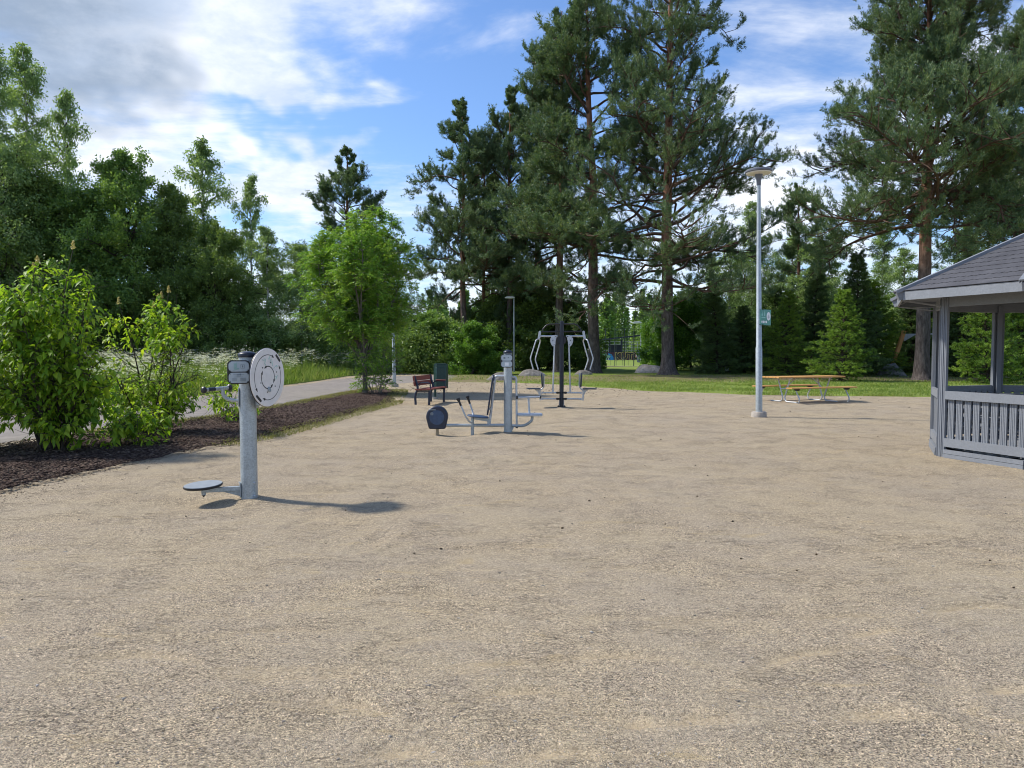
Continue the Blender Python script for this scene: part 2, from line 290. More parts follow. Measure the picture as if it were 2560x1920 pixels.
class MB:
    def __init__(s): s.V = []; s.F = []; s.n = 0
    def add(s, V, Fs):
        V = np.asarray(V, float); s.V.append(V); s.F += [tuple(i + s.n for i in f) for f in Fs]; s.n += len(V); return s
    def box(s, c, d, rot=None):
        hx, hy, hz = d[0] / 2, d[1] / 2, d[2] / 2
        V = np.array([[x, y, z] for z in (-hz, hz) for y in (-hy, hy) for x in (-hx, hx)])
        if rot is not None: V = V @ np.array(Matrix(rot) if not isinstance(rot, np.ndarray) else rot).T
        return s.add(V + np.array(c), [(0, 2, 3, 1), (4, 5, 7, 6), (0, 1, 5, 4), (2, 6, 7, 3), (0, 4, 6, 2), (1, 3, 7, 5)])
    def beam(s, a, b, wd, h, up=(0, 0, 1)):       # box from a to b
        a = np.array(a, float); b = np.array(b, float); x = unit(b - a); y = unit(np.cross(up, x)); z = np.cross(x, y)
        return s.box((a + b) / 2, (np.linalg.norm(b - a), wd, h), np.array([x, y, z]).T)
    def tube(s, pts, r, n=12, cap=True):
        P = np.array(pts, float); m = len(P); rr = np.full(m, r, float) if np.isscalar(r) else np.asarray(r, float)
        T = np.zeros_like(P); T[1:-1] = P[2:] - P[:-2]; T[0] = P[1] - P[0]; T[-1] = P[-1] - P[-2]
        T /= np.linalg.norm(T, axis=1)[:, None] + 1e-12
        u = np.cross(T[0], (0, 0, 1)) if abs(T[0][2]) < .9 else np.cross(T[0], (1, 0, 0)); u = unit(u)
        an = np.arange(n) * 2 * math.pi / n; ca, sa = np.cos(an)[:, None], np.sin(an)[:, None]; V = []
        for i in range(m):
            u = unit(u - T[i] * np.dot(u, T[i])); v = np.cross(T[i], u); V.append(P[i] + rr[i] * (ca * u + sa * v))
        Fs = [(i * n + j, i * n + (j + 1) % n, (i + 1) * n + (j + 1) % n, (i + 1) * n + j) for i in range(m - 1) for j in range(n)]
        if cap: Fs += [tuple(range(n - 1, -1, -1)), tuple((m - 1) * n + j for j in range(n))]
        return s.add(np.vstack(V), Fs)
    def lathe(s, prof, n=32, c=(0, 0, 0), ax=(0, 0, 1)):
        ax = unit(ax); a = unit(np.cross(ax, (0, 1, 0)) if abs(ax[1]) < .9 else np.cross(ax, (1, 0, 0))); b = np.cross(ax, a); V = []
        for (r, z) in prof:
            for j in range(n):
                q = 2 * math.pi * j / n; V.append(np.array(c) + ax * z + r * (math.cos(q) * a + math.sin(q) * b))
        m = len(prof); Fs = [(i * n + j, i * n + (j + 1) % n, (i + 1) * n + (j + 1) % n, (i + 1) * n + j) for i in range(m - 1) for j in range(n)]
        Fs += [tuple(range(n - 1, -1, -1)), tuple((m - 1) * n + j for j in range(n))]
        return s.add(V, Fs)
    def prism(s, out2, th, o=(0, 0, 0), ux=(1, 0, 0), uy=(0, 0, 1), z0=None):
        """outline in plane ux,uy; thickness th along ux x uy, centred (or from z0)"""
        ux, uy = unit(ux), unit(uy); uz = np.cross(ux, uy); o = np.array(o, float); n = len(out2)
        a0 = -th / 2 if z0 is None else z0
        V = [o + ux * p[0] + uy * p[1] + uz * a0 for p in out2] + [o + ux * p[0] + uy * p[1] + uz * (a0 + th) for p in out2]
        Fs = [tuple(range(n - 1, -1, -1)), tuple(range(n, 2 * n))] + [(j, (j + 1) % n, n + (j + 1) % n, n + j) for j in range(n)]
        return s.add(V, Fs)
    def build(s, name, mt, parent=None, bev=0.0, ang=35):
        me = bpy.data.meshes.new(name); me.from_pydata(np.vstack(s.V).tolist(), [], s.F); me.materials.append(mt)
        me.polygons.foreach_set('use_smooth', [True] * len(me.polygons)); me.set_sharp_from_angle(angle=R(ang)); me.update()
        o = bpy.data.objects.new(name, me); COL.objects.link(o)
        if parent: o.parent = parent
        if bev:
            b = o.modifiers.new('Bevel', 'BEVEL'); b.width = bev; b.segments = 2; b.limit_method = 'ANGLE'; b.angle_limit = R(40)
        return o
def rrect(w_, h_, r, k=5):
    o = []
    for (cx, cy, a0) in ((w_ / 2 - r, h_ / 2 - r, 0), (-w_ / 2 + r, h_ / 2 - r, 90), (-w_ / 2 + r, -h_ / 2 + r, 180), (w_ / 2 - r, -h_ / 2 + r, 270)):
        for j in range(k + 1): q = R(a0 + 90 * j / k); o.append((cx + r * math.cos(q), cy + r * math.sin(q)))
    return o
def circ(r, n=40, cx=0, cy=0, ry=None): return [(cx + r * math.cos(2 * math.pi * j / n), cy + (ry or r) * math.sin(2 * math.pi * j / n)) for j in range(n)]

# value noise in numpy
def vnoise(x, y, seed=0, oct_=4):
    rs = np.random.RandomState(seed); tab = rs.rand(256, 256); s = np.zeros_like(x, float); a = 1.0; tot = 0
    for k in range(oct_):
        f = 2.0 ** k; X = x * f + 17.3 * k; Y = y * f + 5.1 * k; xi = np.floor(X).astype(int); yi = np.floor(Y).astype(int)
        fx = X - xi; fy = Y - yi; fx = fx * fx * (3 - 2 * fx); fy = fy * fy * (3 - 2 * fy)
        g = lambda i, j: tab[(xi + i) % 256, (yi + j) % 256]
        s += a * ((g(0, 0) * (1 - fx) + g(1, 0) * fx) * (1 - fy) + (g(0, 1) * (1 - fx) + g(1, 1) * fx) * fy); tot += a; a *= .5
    return s / tot
def sstep(a, b, x): q = np.clip((x - a) / (b - a), 0, 1); return q * q * (3 - 2 * q)
def sdist(px, py, poly):
    P = np.array(poly, float); n = len(P); best = np.full(px.shape, 1e18); ins = np.zeros(px.shape, bool)
    for i in range(n):
        a, b = P[i], P[(i + 1) % n]; e = b - a; wx = px - a[0]; wy = py - a[1]; tt = np.clip((wx * e[0] + wy * e[1]) / (e @ e), 0, 1)
        best = np.minimum(best, (wx - e[0] * tt) ** 2 + (wy - e[1] * tt) ** 2)
        c = ((a[1] > py) != (b[1] > py)); 
        with np.errstate(divide='ignore', invalid='ignore'): xs = (b[0] - a[0]) * (py - a[1]) / (b[1] - a[1]) + a[0]
        ins ^= c & (px < xs)
    d = np.sqrt(best); return np.where(ins, d, -d)
def grid_faces(nx, ny, keep=None):
    i, j = np.meshgrid(np.arange(nx - 1), np.arange(ny - 1), indexing='ij'); a = i * ny + j
    Fq = np.stack([a, a + ny, a + ny + 1, a + 1], -1).reshape(-1, 4)
    return Fq if keep is None else Fq[keep.reshape(-1)]
def smooth_all(o): o.data.polygons.foreach_set('use_smooth', [True] * len(o.data.polygons)); return o

# ---------------------------------------------------------------- ground
POST1 = G(249.5, 500.5); POST2 = G(508, 434.5); POST3 = G(561.5, 407.8); LAMP = G(759, 417)
GZ_O = np.array([8.06, 10.81]); GZ_R = 1.82; GZ_A = R(177)
MULCH = [(-5.9, 6.0), (-5.62, 8.4), (-5.3, 10.1), (-4.85, 11.8), (-4.45, 13.4), (-4.2, 15.5), (-3.95, 18.5), (-3.6, 21.5), (-3.9, 24.5), (-4.4, 28.5), (-5.2, 29.5), (-5.6, 26.5), (-6.05, 22), (-6.5, 18), (-7.4, 14.3), (-8.3, 11.5), (-10, 8.0), (-10.5, 6)]
SCUFF = []
for (u, v, l, wd, a) in ((797, 653, .34, .055, .42), (870, 632, .18, .04, .3), (402, 752, .16, .06, .1), (551, 752, .16, .06, .1), (694, 718, .15, .06, .15), (870, 711, .17, .07, .1), (1003, 690, .12, .05, .1), (640, 722, .09, .05, 0), (350, 705, .10, .04, .2), (600, 655, .35, .04, .08), (150, 655, .3, .045, -.1), (965, 607, .3, .05, .15), (520, 690, .2, .035, .1)):
    g_ = G(u, v); SCUFF.append((g_[0], g_[1], l, wd, a, 1.0))
rs0 = np.random.RandomState(8)
for k in range(150): SCUFF.append((rs0.uniform(-3.5, 6.5), rs0.uniform(2.5, 13), rs0.uniform(.06, .5), rs0.uniform(.03, .09), rs0.normal(.1, .5), rs0.uniform(.15, .7)))
TRACKS = [(600, 660, 280, 1.2, .02), (1000, 612, 560, 2.2, .35), (560, 668, 240, 1.4, .1), (820, 560, 480, 1.2, -.2), (420, 600, 300, 1.2, .2)]
def scuff_field(x, y):
    s = np.zeros_like(x, float); hh = np.zeros_like(x, float); bump = vnoise(x * 3.1, y * 3.1, 31, 3)
    for (cx, cy, l, wd, a, am) in SCUFF:
        m_ = (abs(x - cx) < 1.2) & (abs(y - cy) < 1.2)
        if not m_.any(): continue
        dx, dy = x[m_] - cx, y[m_] - cy; ux, uy = dx * math.cos(a) + dy * math.sin(a), -dx * math.sin(a) + dy * math.cos(a); uy = uy + .25 * ux * ux / max(l, .1); q = (ux / l) ** 2 + (uy / wd) ** 2
        s[m_] = np.maximum(s[m_], am * np.exp(-q)); hh[m_] += am * (-0.016 * np.exp(-q) + .008 * np.exp(-((np.sqrt(q) - 1.45) / .4) ** 2))
    for (u0, v0, u1, curve, ph) in TRACKS:
        a_, b_ = G(u0, v0), G(u1, v0 + 12); L = np.hypot(*(b_ - a_)[:2]); dx, dy = (b_ - a_)[:2] / L; ux = (x - a_[0]) * dx + (y - a_[1]) * dy; uy = -(x - a_[0]) * dy + (y - a_[1]) * dx + curve * .08 * (ux - L / 2) ** 2 / max(L, 1)
        k_ = np.exp(-(uy / .035) ** 2) * sstep(-.5, .5, ux) * sstep(L + 1.5, L, ux) * sstep(.42, .6, bump); s = np.maximum(s, .7 * k_); hh -= .008 * k_
    return s, hh
def ground_h(x, y):
    n = vnoise(x * 1.3, y * 1.8, 3, 5) - .5; n2_ = vnoise(x * 7, y * 11, 5, 3) - .5; n4 = vnoise(x * 0.5 + y * .1, y * 1.9 - x * .35, 9, 3)
    streak = -sstep(.62, .75, n4) * 0.012
    msk = sstep(-5.5, -4.2, x) * (1 - sstep(22, 26, y)) * (1 - sstep(10, 14, x)) * sstep(-2, 0, y)
    h = scuff_field(x, y)[1] + (n * 0.025 + n2_ * 0.010 + streak) * msk
    rs = np.random.RandomState(4)                                   # scuffs and prints
    for k in range(40):
        cx, cy = rs.uniform(-4, 7), rs.uniform(1.8, 12); a = rs.uniform(0, 3.14); l, s_ = rs.uniform(.10, .45), rs.uniform(.04, .09)
        dx, dy = x - cx, y - cy; m_ = (abs(dx) < 1) & (abs(dy) < 1)
        if m_.any():
            ux, uy = dx[m_] * math.cos(a) + dy[m_] * math.sin(a), -dx[m_] * math.sin(a) + dy[m_] * math.cos(a)
            q = (ux / l) ** 2 + (uy / s_) ** 2; h[m_] += -0.014 * np.exp(-q) + 0.008 * np.exp(-((np.sqrt(q) - 1.5) / .4) ** 2)
    for (p, r0, a) in ((POST1, .25, .05), (POST2, .5, .05), (POST3, .3, .03)):
        d2 = ((x - p[0]) / 1.6) ** 2 + (y - p[1]) ** 2; h += a * np.exp(-d2 / r0 ** 2)
    d2 = ((x - POST1[0] + .55) / .5) ** 2 + ((y - POST1[1] + .15) / .3) ** 2; h += -0.04 * np.exp(-d2)
    d2 = ((x - POST2[0] + .9) / .35) ** 2 + ((y - POST2[1]) / .3) ** 2; h += -0.06 * np.exp(-d2)
    return h
xs = np.unique(np.concatenate([np.linspace(-700, -40, 12), np.linspace(-40, -8, 20), np.arange(-8, -3, .12), np.arange(-3, 4, .045), np.arange(4, 12, .09), np.linspace(12, 40, 20), np.linspace(40, 700, 12)]))
ys = np.unique(np.concatenate([np.linspace(-300, -5, 8), np.linspace(-5, 1.6, 8), np.arange(1.7, 6, .035), np.arange(6, 12, .06), np.arange(12, 26, .14), np.linspace(26, 80, 40), np.linspace(80, 1200, 14)]))
X, Y = np.meshgrid(xs, ys, indexing='ij'); Z = ground_h(X, Y)
go = np_obj('ground', np.stack([X, Y, Z], -1).reshape(-1, 3), grid_faces(len(xs), len(ys)), M['sand']); smooth_all(go)
at_ = go.data.attributes.new('scuff', 'FLOAT', 'POINT'); at_.data.foreach_set('value', scuff_field(X, Y)[0].reshape(-1).astype(np.float32))
tag(go, 'wide area of pale brown gravelly sand', 'ground', kind='structure')

def patch(name, poly, step, h, edge, mt, label, cat, bump=0.0, bs=3.0, seed=1, en=0.25, ens=1.5, big=None):
    P = np.array(poly); x0, y0 = P.min(0) - .5; x1, y1 = P.max(0) + .5
    xs = np.arange(x0, x1 + step, step); ys = np.arange(y0, y1 + step, step)
    if big: xs, ys = big
    X, Y = np.meshgrid(xs, ys, indexing='ij'); s = sdist(X, Y, poly) + (vnoise(X * ens, Y * ens, seed, 4) - .5) * 2 * en
    k = sstep(-edge, edge, s); Zz = -0.05 + (h + .05) * k + (vnoise(X * bs, Y * bs, seed + 7, 4) - .5) * bump * k
    keep = (s > -edge * 1.2); kf = keep[:-1, :-1] | keep[1:, :-1] | keep[:-1, 1:] | keep[1:, 1:]
    o = np_obj(name, np.stack([X, Y, Zz], -1).reshape(-1, 3), grid_faces(len(xs), len(ys), kf), mt)
    return tag(smooth_all(o), label, cat, kind='structure')
patch('mulch_bed', MULCH, .07, .035, .12, M['mulch'], 'dark brown bark mulch bed between sand and path', 'mulch bed', 0.07, 3.5, 2, .22, 1.6)
PATH = [(-8.8, 11), (-7.95, 14.5), (-7.0, 17.4), (-6.45, 21), (-6.1, 27), (-5.7, 33), (-4.2, 37), (-2.6, 40.5), (-3.5, 46), (-6, 45.5), (-8.6, 43), (-9.3, 40), (-9.55, 32.5), (-10.2, 26), (-11.0, 20), (-12.6, 14), (-15, 9), (-11, 7)]
patch('gravel_path', PATH, .25, .012, .15, M['path'], 'grey gravel footpath beside the meadow', 'path', 0.0, 1, 3, .12, 1.0)
ne = [G(u, v)[:2] for u, v in ((438, 381.5), (500, 382.5), (560, 384.5), (600, 387.5), (640, 390.8), (700, 393), (760, 395.3), (830, 396.5), (930, 396.8), (1100, 397.2))]
LAWN = [tuple(p) for p in ne] + [(45, 25.5), (60, 40), (60, 69), (-8, 69), (-8, 50), (-3.3, 47)]
patch('lawn', LAWN, .25, .03, .35, M['lawn'], 'mown green lawn with dry brown patches under the pines', 'lawn', 0.06, .35, 4, .5, .7)
MEAD = [(-9.6, 44.5), (-9.75, 40), (-9.95, 32.5), (-10.6, 26), (-11.5, 20), (-13.1, 14), (-16, 8), (-60, 8), (-60, 70), (-8, 70), (-8, 48.5)]
patch('meadow', MEAD, .5, .05, .3, M['meadow'], 'unmown meadow ground beyond the path', 'meadow', 0.08, .5, 5, .2, 1.0)
VERGE = [(-7.95, 14.0), (-7.0, 17.0), (-6.4, 21), (-6.0, 27), (-5.7, 30), (-5.2, 30), (-5.75, 26), (-6.05, 21), (-6.55, 17.4), (-7.5, 13.8)]
far = [(-350, 70.5), (350, 70.5), (350, 600), (-350, 600)]
patch('field', far, 6, .03, 1.0, M['lawn'], 'grass field beyond the trees', 'field', 0.0, 1, 6, .2, 1)
s2 = MB(); s2.box((14, 70.0, .035), (60, .9, .02)); tag(s2.build('park_walk', M['path']), 'thin pale walkway beyond the lawn', 'path', kind='structure')

# scattered grass, stones, chips
def blades(P, D, L, W, rs, upb=0.3):
    n = len(P); Rv = rs.normal(size=(n, 3)); Rv[:, 2] += upb; S = np.cross(D, Rv); S /= np.linalg.norm(S, axis=1)[:, None] + 1e-9
    L = np.broadcast_to(L, (n,))[:, None]; W = np.broadcast_to(W, (n,))[:, None]
    Md = P + D * L * .45; V = np.stack([P, Md + S * W / 2, P + D * L, Md - S * W / 2], 1).reshape(-1, 3)
    return V, np.arange(4 * n).reshape(-1, 4)
def stalks(P, H, W, rs, lean=.25):
    n = len(P); D = rs.normal(0, lean, (n, 3)); D[:, 2] = 1; D /= np.linalg.norm(D, axis=1)[:, None]; a = rs.uniform(0, 6.28, n)
    S = np.stack([np.cos(a), np.sin(a), 0 * a], 1) * (np.broadcast_to(W, (n,)) / 2)[:, None]; H = np.broadcast_to(H, (n,))[:, None]
    b = D.copy(); b[:, :2] *= 2.4; b /= np.linalg.norm(b, axis=1)[:, None]
    V = np.stack([P - S, P + S, P + D * H * .55 + S * .7, P + (D * .55 + b * .45) * H, P + D * H * .55 - S * .7], 1).reshape(-1, 3)
    return V, np.arange(5 * n).reshape(-1, 5)
def scatter_poly(poly, n, rs, box, margin=0.0, near=False, clump=0.0, cs=1.0):
    out = []; tot = 0
    while tot < n:
        x = rs.uniform(box[0], box[1], n * 2); y = rs.uniform(box[2], box[3], n * 2)
        if near: y = box[2] + (y - box[2]) * rs.rand(n * 2) ** .7
        k = sdist(x, y, poly) > margin
        if clump: k &= rs.rand(n * 2) < sstep(.5 - clump, .5 + clump * .3, vnoise(x * cs, y * cs, 21, 3))
        q = np.stack([x[k], y[k]], 1); out.append(q); tot += len(q)
    q = np.vstack(out)[:n]; return np.column_stack([q, np.zeros(n)])
rs = np.random.RandomState(11)
P = scatter_poly(LAWN, 90000, rs, (-8, 26, 24, 50), -.15, True, .35, .8); P[:, 2] = .02
band = np.exp(-((P[:, 1] - 40) / 4) ** 2); P = P[rs.rand(len(P)) > band * .55]
V, Fq = stalks(P, rs.uniform(.05, .12, len(P)), .016, rs, .4); tag(np_obj('lawn_grass', V, Fq, M['lgrass']), 'short mown grass blades', 'grass', kind='stuff')
P = scatter_poly(MEAD, 75000, rs, (-26, -9.6, 10, 46), -.1, False); P[:, 2] = .03
hh = rs.uniform(.35, .95, len(P)) * (0.55 + .45 * sstep(0, 2, sdist(P[:, 0], P[:, 1], MEAD)))
V, Fq = stalks(P, hh, .018, rs, .22); tag(np_obj('meadow_grass', V, Fq, M['lmead']), 'tall uncut meadow grass behind the path', 'grass', kind='stuff')
P1_ = scatter_poly(VERGE, 9000, rs, (-8.2, -5, 13, 31), -.12, False); e = scatter_poly(MULCH, 60000, rs, (-6.5, -3, 9, 29), -.45, False, .3, .9); sdm = sdist(e[:, 0], e[:, 1], MULCH)
e = e[(sdm < .2) & (e[:, 0] > -5.8) & (e[:, 1] > 12)][:7000]; P = np.vstack([P1_, e]); P[:, 2] = .01
V, Fq = stalks(P, rs.uniform(.03, .10, len(P)), .012, rs, .5); tag(np_obj('verge_grass', V, Fq, M['ldry']), 'thin yellowish grass along the mulch edges', 'grass', kind='stuff')
def bits(name, P, size, mt, label, rs, flat=.5):        # little irregular solids
    n = len(P); T = np.array([[1, 0, 0], [-.5, .87, 0], [-.5, -.87, 0], [0, 0, 1], [0, 0, -.6]]); A = rs.uniform(0, 6.28, n); s = np.asarray(size)[:, None, None] * rs.uniform(.6, 1.4, (n, 5, 1))
    V = T[None] * s; V[:, :, 0] *= rs.uniform(.7, 1.8, (n, 1)); V[:, :, 2] *= flat; c, s_ = np.cos(A)[:, None], np.sin(A)[:, None]
    x = V[:, :, 0] * c - V[:, :, 1] * s_; y = V[:, :, 0] * s_ + V[:, :, 1] * c; V = np.stack([x, y, V[:, :, 2]], -1) + P[:, None]
    Fq = np.array([[0, 1, 3], [1, 2, 3], [2, 0, 3], [1, 0, 4], [2, 1, 4], [0, 2, 4]])[None] + (np.arange(n) * 5)[:, None, None]
    o = np_obj(name, V.reshape(-1, 3), Fq.reshape(-1, 3), mt); return tag(o, label, 'loose bits', kind='stuff')
n = 60000; yy = 2.0 + 10 * rs.rand(n) ** 1.8; xx = rs.uniform(-1, 1, n) * yy * .75; k = xx > -4.2 - .0 * yy; P = np.column_stack([xx[k], yy[k], np.zeros(k.sum())]); P[:, 2] = ground_h(P[:, 0], P[:, 1]) + .001
sz = rs.uniform(.0018, .0042, len(P)); bigp = rs.rand(len(P)) < .006; sz[bigp] = rs.uniform(.007, .013, bigp.sum())
bits('gravel', P, sz, M['stone'], 'loose small stones lying on the sand', rs)
P = scatter_poly(MULCH, 26000, rs, (-9.5, -3.3, 7.5, 29), -.15, True); P[:, 2] = .035 + rs.uniform(0, .03, len(P))
e = scatter_poly(MULCH, 30000, rs, (-6.5, -2.5, 7, 27), -1.3, True); sdm = sdist(e[:, 0], e[:, 1], MULCH); e = e[(sdm < -.05) & (rs.rand(len(e)) < .8 * np.exp(sdm / .22)) & (e[:, 0] > -6)][:4500]; NE_ = len(e); e[:, 2] = ground_h(e[:, 0], e[:, 1]) + .006; P = np.vstack([P, e]); SZ_ = rs.uniform(.010, .030, len(P)); SZ_[-NE_:] *= .42; bits('bark_chips', P, SZ_, M['chip'], 'loose bark chips covering the bed', rs, .35)
n = 1100; yy = rs.uniform(4.5, 40, n); xx = rs.uniform(-.7, .7, n) * yy; k = (xx > -4) & (sdist(xx, yy, LAWN) < -.3) & ((xx < 5.5) | (yy > 13)); xx, yy = xx[k], yy[k]; kk = rs.rand(len(xx)) < .25 + .75 * sstep(20, 30, yy) 
P = np.column_stack([xx[kk], yy[kk], np.zeros(kk.sum())]); P[:, 2] = ground_h(P[:, 0], P[:, 1]) + .005
xx = rs.uniform(-4.5, 6, 900); yy = rs.uniform(26, 38, 900); k = sdist(xx, yy, LAWN) < .3; P = np.vstack([P, np.column_stack([xx[k], yy[k], np.full(k.sum(), .01)])])
bits('pine_litter', P, rs.uniform(.004, .012, len(P)) * (1 + P[:, 1] / 30), M['litter'], 'dark fallen cones and leaf litter dotted over the sand', rs, .7)

# ---------------------------------------------------------------- trees
UPV = np.array([0, 0, 1.0])
def grow(rs, p, d, L, m, jit, up):
    pts = [np.array(p, float)]; d = unit(d)
    for i in range(m): d = unit(d + rs.normal(0, jit, 3) + UPV * up); pts.append(pts[-1] + d * L / m)
    return np.array(pts)
def make_tree(seed, H, r0, zb, n, Lf, e0, e1, subs=8, subl=.42, twigs=4, twigl=.5, up=0.02, jit=.12, flat=.6, q=14, k=4, bl=.16, bw=.026, spread=.8, scat=.05, droop=0.0, start=.35, hang=0.0, lean=(0, 0), fork=False, wander=.10, upb=.3, lr=.32, wood_n=6, trunk_n=14, root=1.35, lvar=(.65, 1.15), tup=0.0):
    """returns wood MB and blade arrays"""
    rs = np.random.RandomState(seed); W = MB(); W.B = MB(); m = 16; zs = np.linspace(0, 1, m + 1)
    wx = np.cumsum(rs.normal(0, wander, m + 1)) * .35; wy = np.cumsum(rs.normal(0, wander, m + 1)) * .35; wx -= wx[0]; wy -= wy[0]
    T = np.column_stack([wx + lean[0] * zs, wy + lean[1] * zs, zs * H]); rr = r0 * (1 - zs * .93) ** .8; rr[0] *= root
    sg = T[1] - T[0]; hz = H / m; T = np.vstack([T[0], T[0] + sg * .15 / hz, T[0] + sg * .45 / hz, T[0] + sg * 1.0 / hz, T[1:]]); rr = np.concatenate([[r0 * root * 1.25], [r0 * (1 + (root - 1) * .85)], [r0 * (1 + (root - 1) * .35)], [r0 * 1.02], rr[1:]]); zs2 = T[:, 2] / H
    W.tube(T, rr, trunk_n)
    TP = lambda t_: np.array([np.interp(t_, zs2, T[:, i]) for i in range(3)])
    PP, DD = [], []
    if fork:
        a = TP(.42); f = grow(rs, a, (-.13, -.05, 1), H * .45, 10, .06, .06); W.tube(f, np.linspace(r0 * .42, r0 * .06, len(f)), 8)
    for i in range(n):
        t_ = ((i + rs.rand() * .8) / n); z = (zb + (H * .985 - zb) * t_) / H; L = Lf(t_) * rs.uniform(*lvar)
        if L < .15: L = .15
        az = i * 2.39996 + rs.normal(0, .35); el = e0 + (e1 - e0) * t_ + rs.normal(0, .10); d = np.array([math.cos(az) * math.cos(el), math.sin(az) * math.cos(el), math.sin(el)])
        lb = grow(rs, TP(z), d, L, 8, jit, up); rl = min(r0 * lr, .02 + L * .014); W.B.tube(lb, np.linspace(rl, rl * .15, 9), wood_n, False)
        ns = max(2, int(subs * (.15 + .85 * L / (Lf(.3) + .01))))
        for j in range(ns + 1):
            s = 1.0 if j == ns else start + (1 - start) * (j + rs.rand()) / ns; ii = min(int(s * 8), 7); fr = s * 8 - ii; a = lb[ii] * (1 - fr) + lb[ii + 1] * fr; dd = unit(lb[ii + 1] - lb[ii])
            if j < ns:
                side = unit(np.cross(dd, UPV)) * (1 if j % 2 else -1); an = rs.uniform(.5, 1.15); dd = unit(dd * math.cos(an) + side * math.sin(an) + UPV * rs.normal(.08, .5 * (1 - flat)))
            SL = max(.2, L * subl * (1.15 - .6 * s) * rs.uniform(.7, 1.2)); sb = grow(rs, a, dd, SL, 4, jit * 1.3, up * 1.5 - droop)
            W.B.tube(sb, np.linspace(max(.006, rl * .35), .004, 5), 3, False)
            for g in range(twigs + 1):
                s3 = 1.0 if g == twigs else rs.uniform(.2, 1); i3 = min(int(s3 * 4), 3); f3 = s3 * 4 - i3; a3 = sb[i3] * (1 - f3) + sb[i3 + 1] * f3; d3 = unit(sb[i3 + 1] - sb[i3])
                d3 = unit(d3 + rs.normal(0, .55, 3) * np.array([1, 1, 1 - flat * .6]) + UPV * (.12 + tup - droop - hang)); tl = twigl * rs.uniform(.6, 1.3) * min(1, max(.28, L / 2.2))
                tw = grow(rs, a3, d3, tl, 3, .12, up + tup * .8 - droop - hang * .8)
                for h_ in range(k):
                    s4 = (h_ + rs.rand()) / k; i4 = min(int(s4 * 3), 2); f4 = s4 * 3 - i4; PP.append(tw[i4] * (1 - f4) + tw[i4 + 1] * f4); DD.append(unit(tw[i4 + 1] - tw[i4]))
    PP = np.repeat(np.array(PP), q, 0); DD = np.repeat(np.array(DD), q, 0); N = len(PP)
    PP = PP + rs.normal(0, scat, (N, 3)); D = DD + rs.normal(0, spread, (N, 3)); D[:, 2] -= hang * 1.2; D /= np.linalg.norm(D, axis=1)[:, None]
    V, Fq = blades(PP, D, bl * rs.uniform(.7, 1.3, N), bw * rs.uniform(.7, 1.3, N), rs, upb)
    return W, V, Fq
PROTO = {}
def tree_proto(key, bark, leaf, **kw): PROTO[key] = (make_tree(**kw), M[bark], M[leaf], kw['H'], {})
def plant(key, u, d, H, name, label, cat, yaw=0.0, wide=1.0, group=None, leaf=None, lx=0.0, ly=0.0):
    (W, V, Fq), bk, lf, H0, cache = PROTO[key]
    s = H / H0; o = thing(name, label, cat, (XU(u, d), d, 0.0), yaw, group); o.scale = (s * wide, s * wide, s); o.rotation_euler = (lx, ly, yaw)
    lf = M[leaf] if leaf else lf
    if 'w' not in cache:
        a = W.build('trunk', bk, o); cache['w'] = a.data; a = W.B.build('branches', M['bpineb'] if key.startswith('pine') else M['bdark'], o); cache['b'] = a.data
    else:
        for nm_, kk_ in (('trunk', 'w'), ('branches', 'b')): a = bpy.data.objects.new(nm_, cache[kk_]); COL.objects.link(a); a.parent = o
    if lf.name not in cache:
        if 'c' in cache: me = cache['c'].copy(); me.materials.clear(); me.materials.append(lf); b = bpy.data.objects.new('crown', me); COL.objects.link(b); b.parent = o
        else: b = np_obj('crown', V, Fq, lf, o); cache['c'] = b.data
        cache[lf.name] = b.data
    else:
        b = bpy.data.objects.new('crown', cache[lf.name]); COL.objects.link(b); b.parent = o
    return o
bump_ = lambda t_, a, b, c: a * (1 - t_) ** c + b * math.sin(math.pi * min(1, t_ * 1.0)) 
pk = dict(e0=R(-4), e1=R(52), subs=11, subl=.42, twigs=5, twigl=.60, up=.04, jit=.19, flat=.72, q=14, k=4, bl=.16, bw=.026, spread=.55, scat=.035, tup=.22, start=.30, lr=.30)
tree_proto('pine_big', 'bpine', 'lpine', root=1.6, seed=5, H=27, r0=.40, zb=5.2, n=96, Lf=lambda t_: 7.4 * (1 - t_) ** .36 * (.86 + .20 * math.sin(t_ * 9)), fork=True, **dict(pk, subs=13, k=5, e1=R(38)))
tree_proto('pine_wide', 'bpine', 'lpine', seed=8, H=22.5, r0=.36, zb=7.4, n=112, Lf=lambda t_: 6.5 * (1 - t_) ** .40 * (.88 + .2 * math.sin(t_ * 11)), fork=True, **dict(pk, subs=15, k=5, start=.2))
tree_proto('pine_a', 'bpine', 'lpine', seed=13, H=20, r0=.27, zb=6.0, n=54, Lf=lambda t_: 4.9 * (1 - t_) ** .62 * (.85 + .3 * math.sin(t_ * 13)) + .35, **dict(pk, start=.42, k=5))
tree_proto('pine_b', 'bpine', 'lpine', seed=21, H=21, r0=.28, zb=5.6, n=54, Lf=lambda t_: 4.4 * (1 - t_) ** .55 * (.85 + .3 * math.sin(t_ * 10 + 1)) + .3, **dict(pk, start=.42, k=5))
bk = dict(e0=R(22), e1=R(58), subs=8, subl=.45, twigs=4, twigl=.75, up=.02, jit=.15, flat=.2, q=6, k=4, bl=.15, bw=.085, spread=.9, scat=.10, start=.22)
bi_ = dict(bk, q=4, twigl=.85, lvar=(.4, 1.3), bl=.135, bw=.08, scat=.11)
tree_proto('birch_a', 'bbirch', 'lbirch', seed=31, H=18, r0=.15, zb=2.5, n=56, Lf=lambda t_: 3.6 * (1 - t_) ** .72 * (.8 + .3 * math.sin(t_ * 17)) + .15, **dict(bi_, hang=.45))
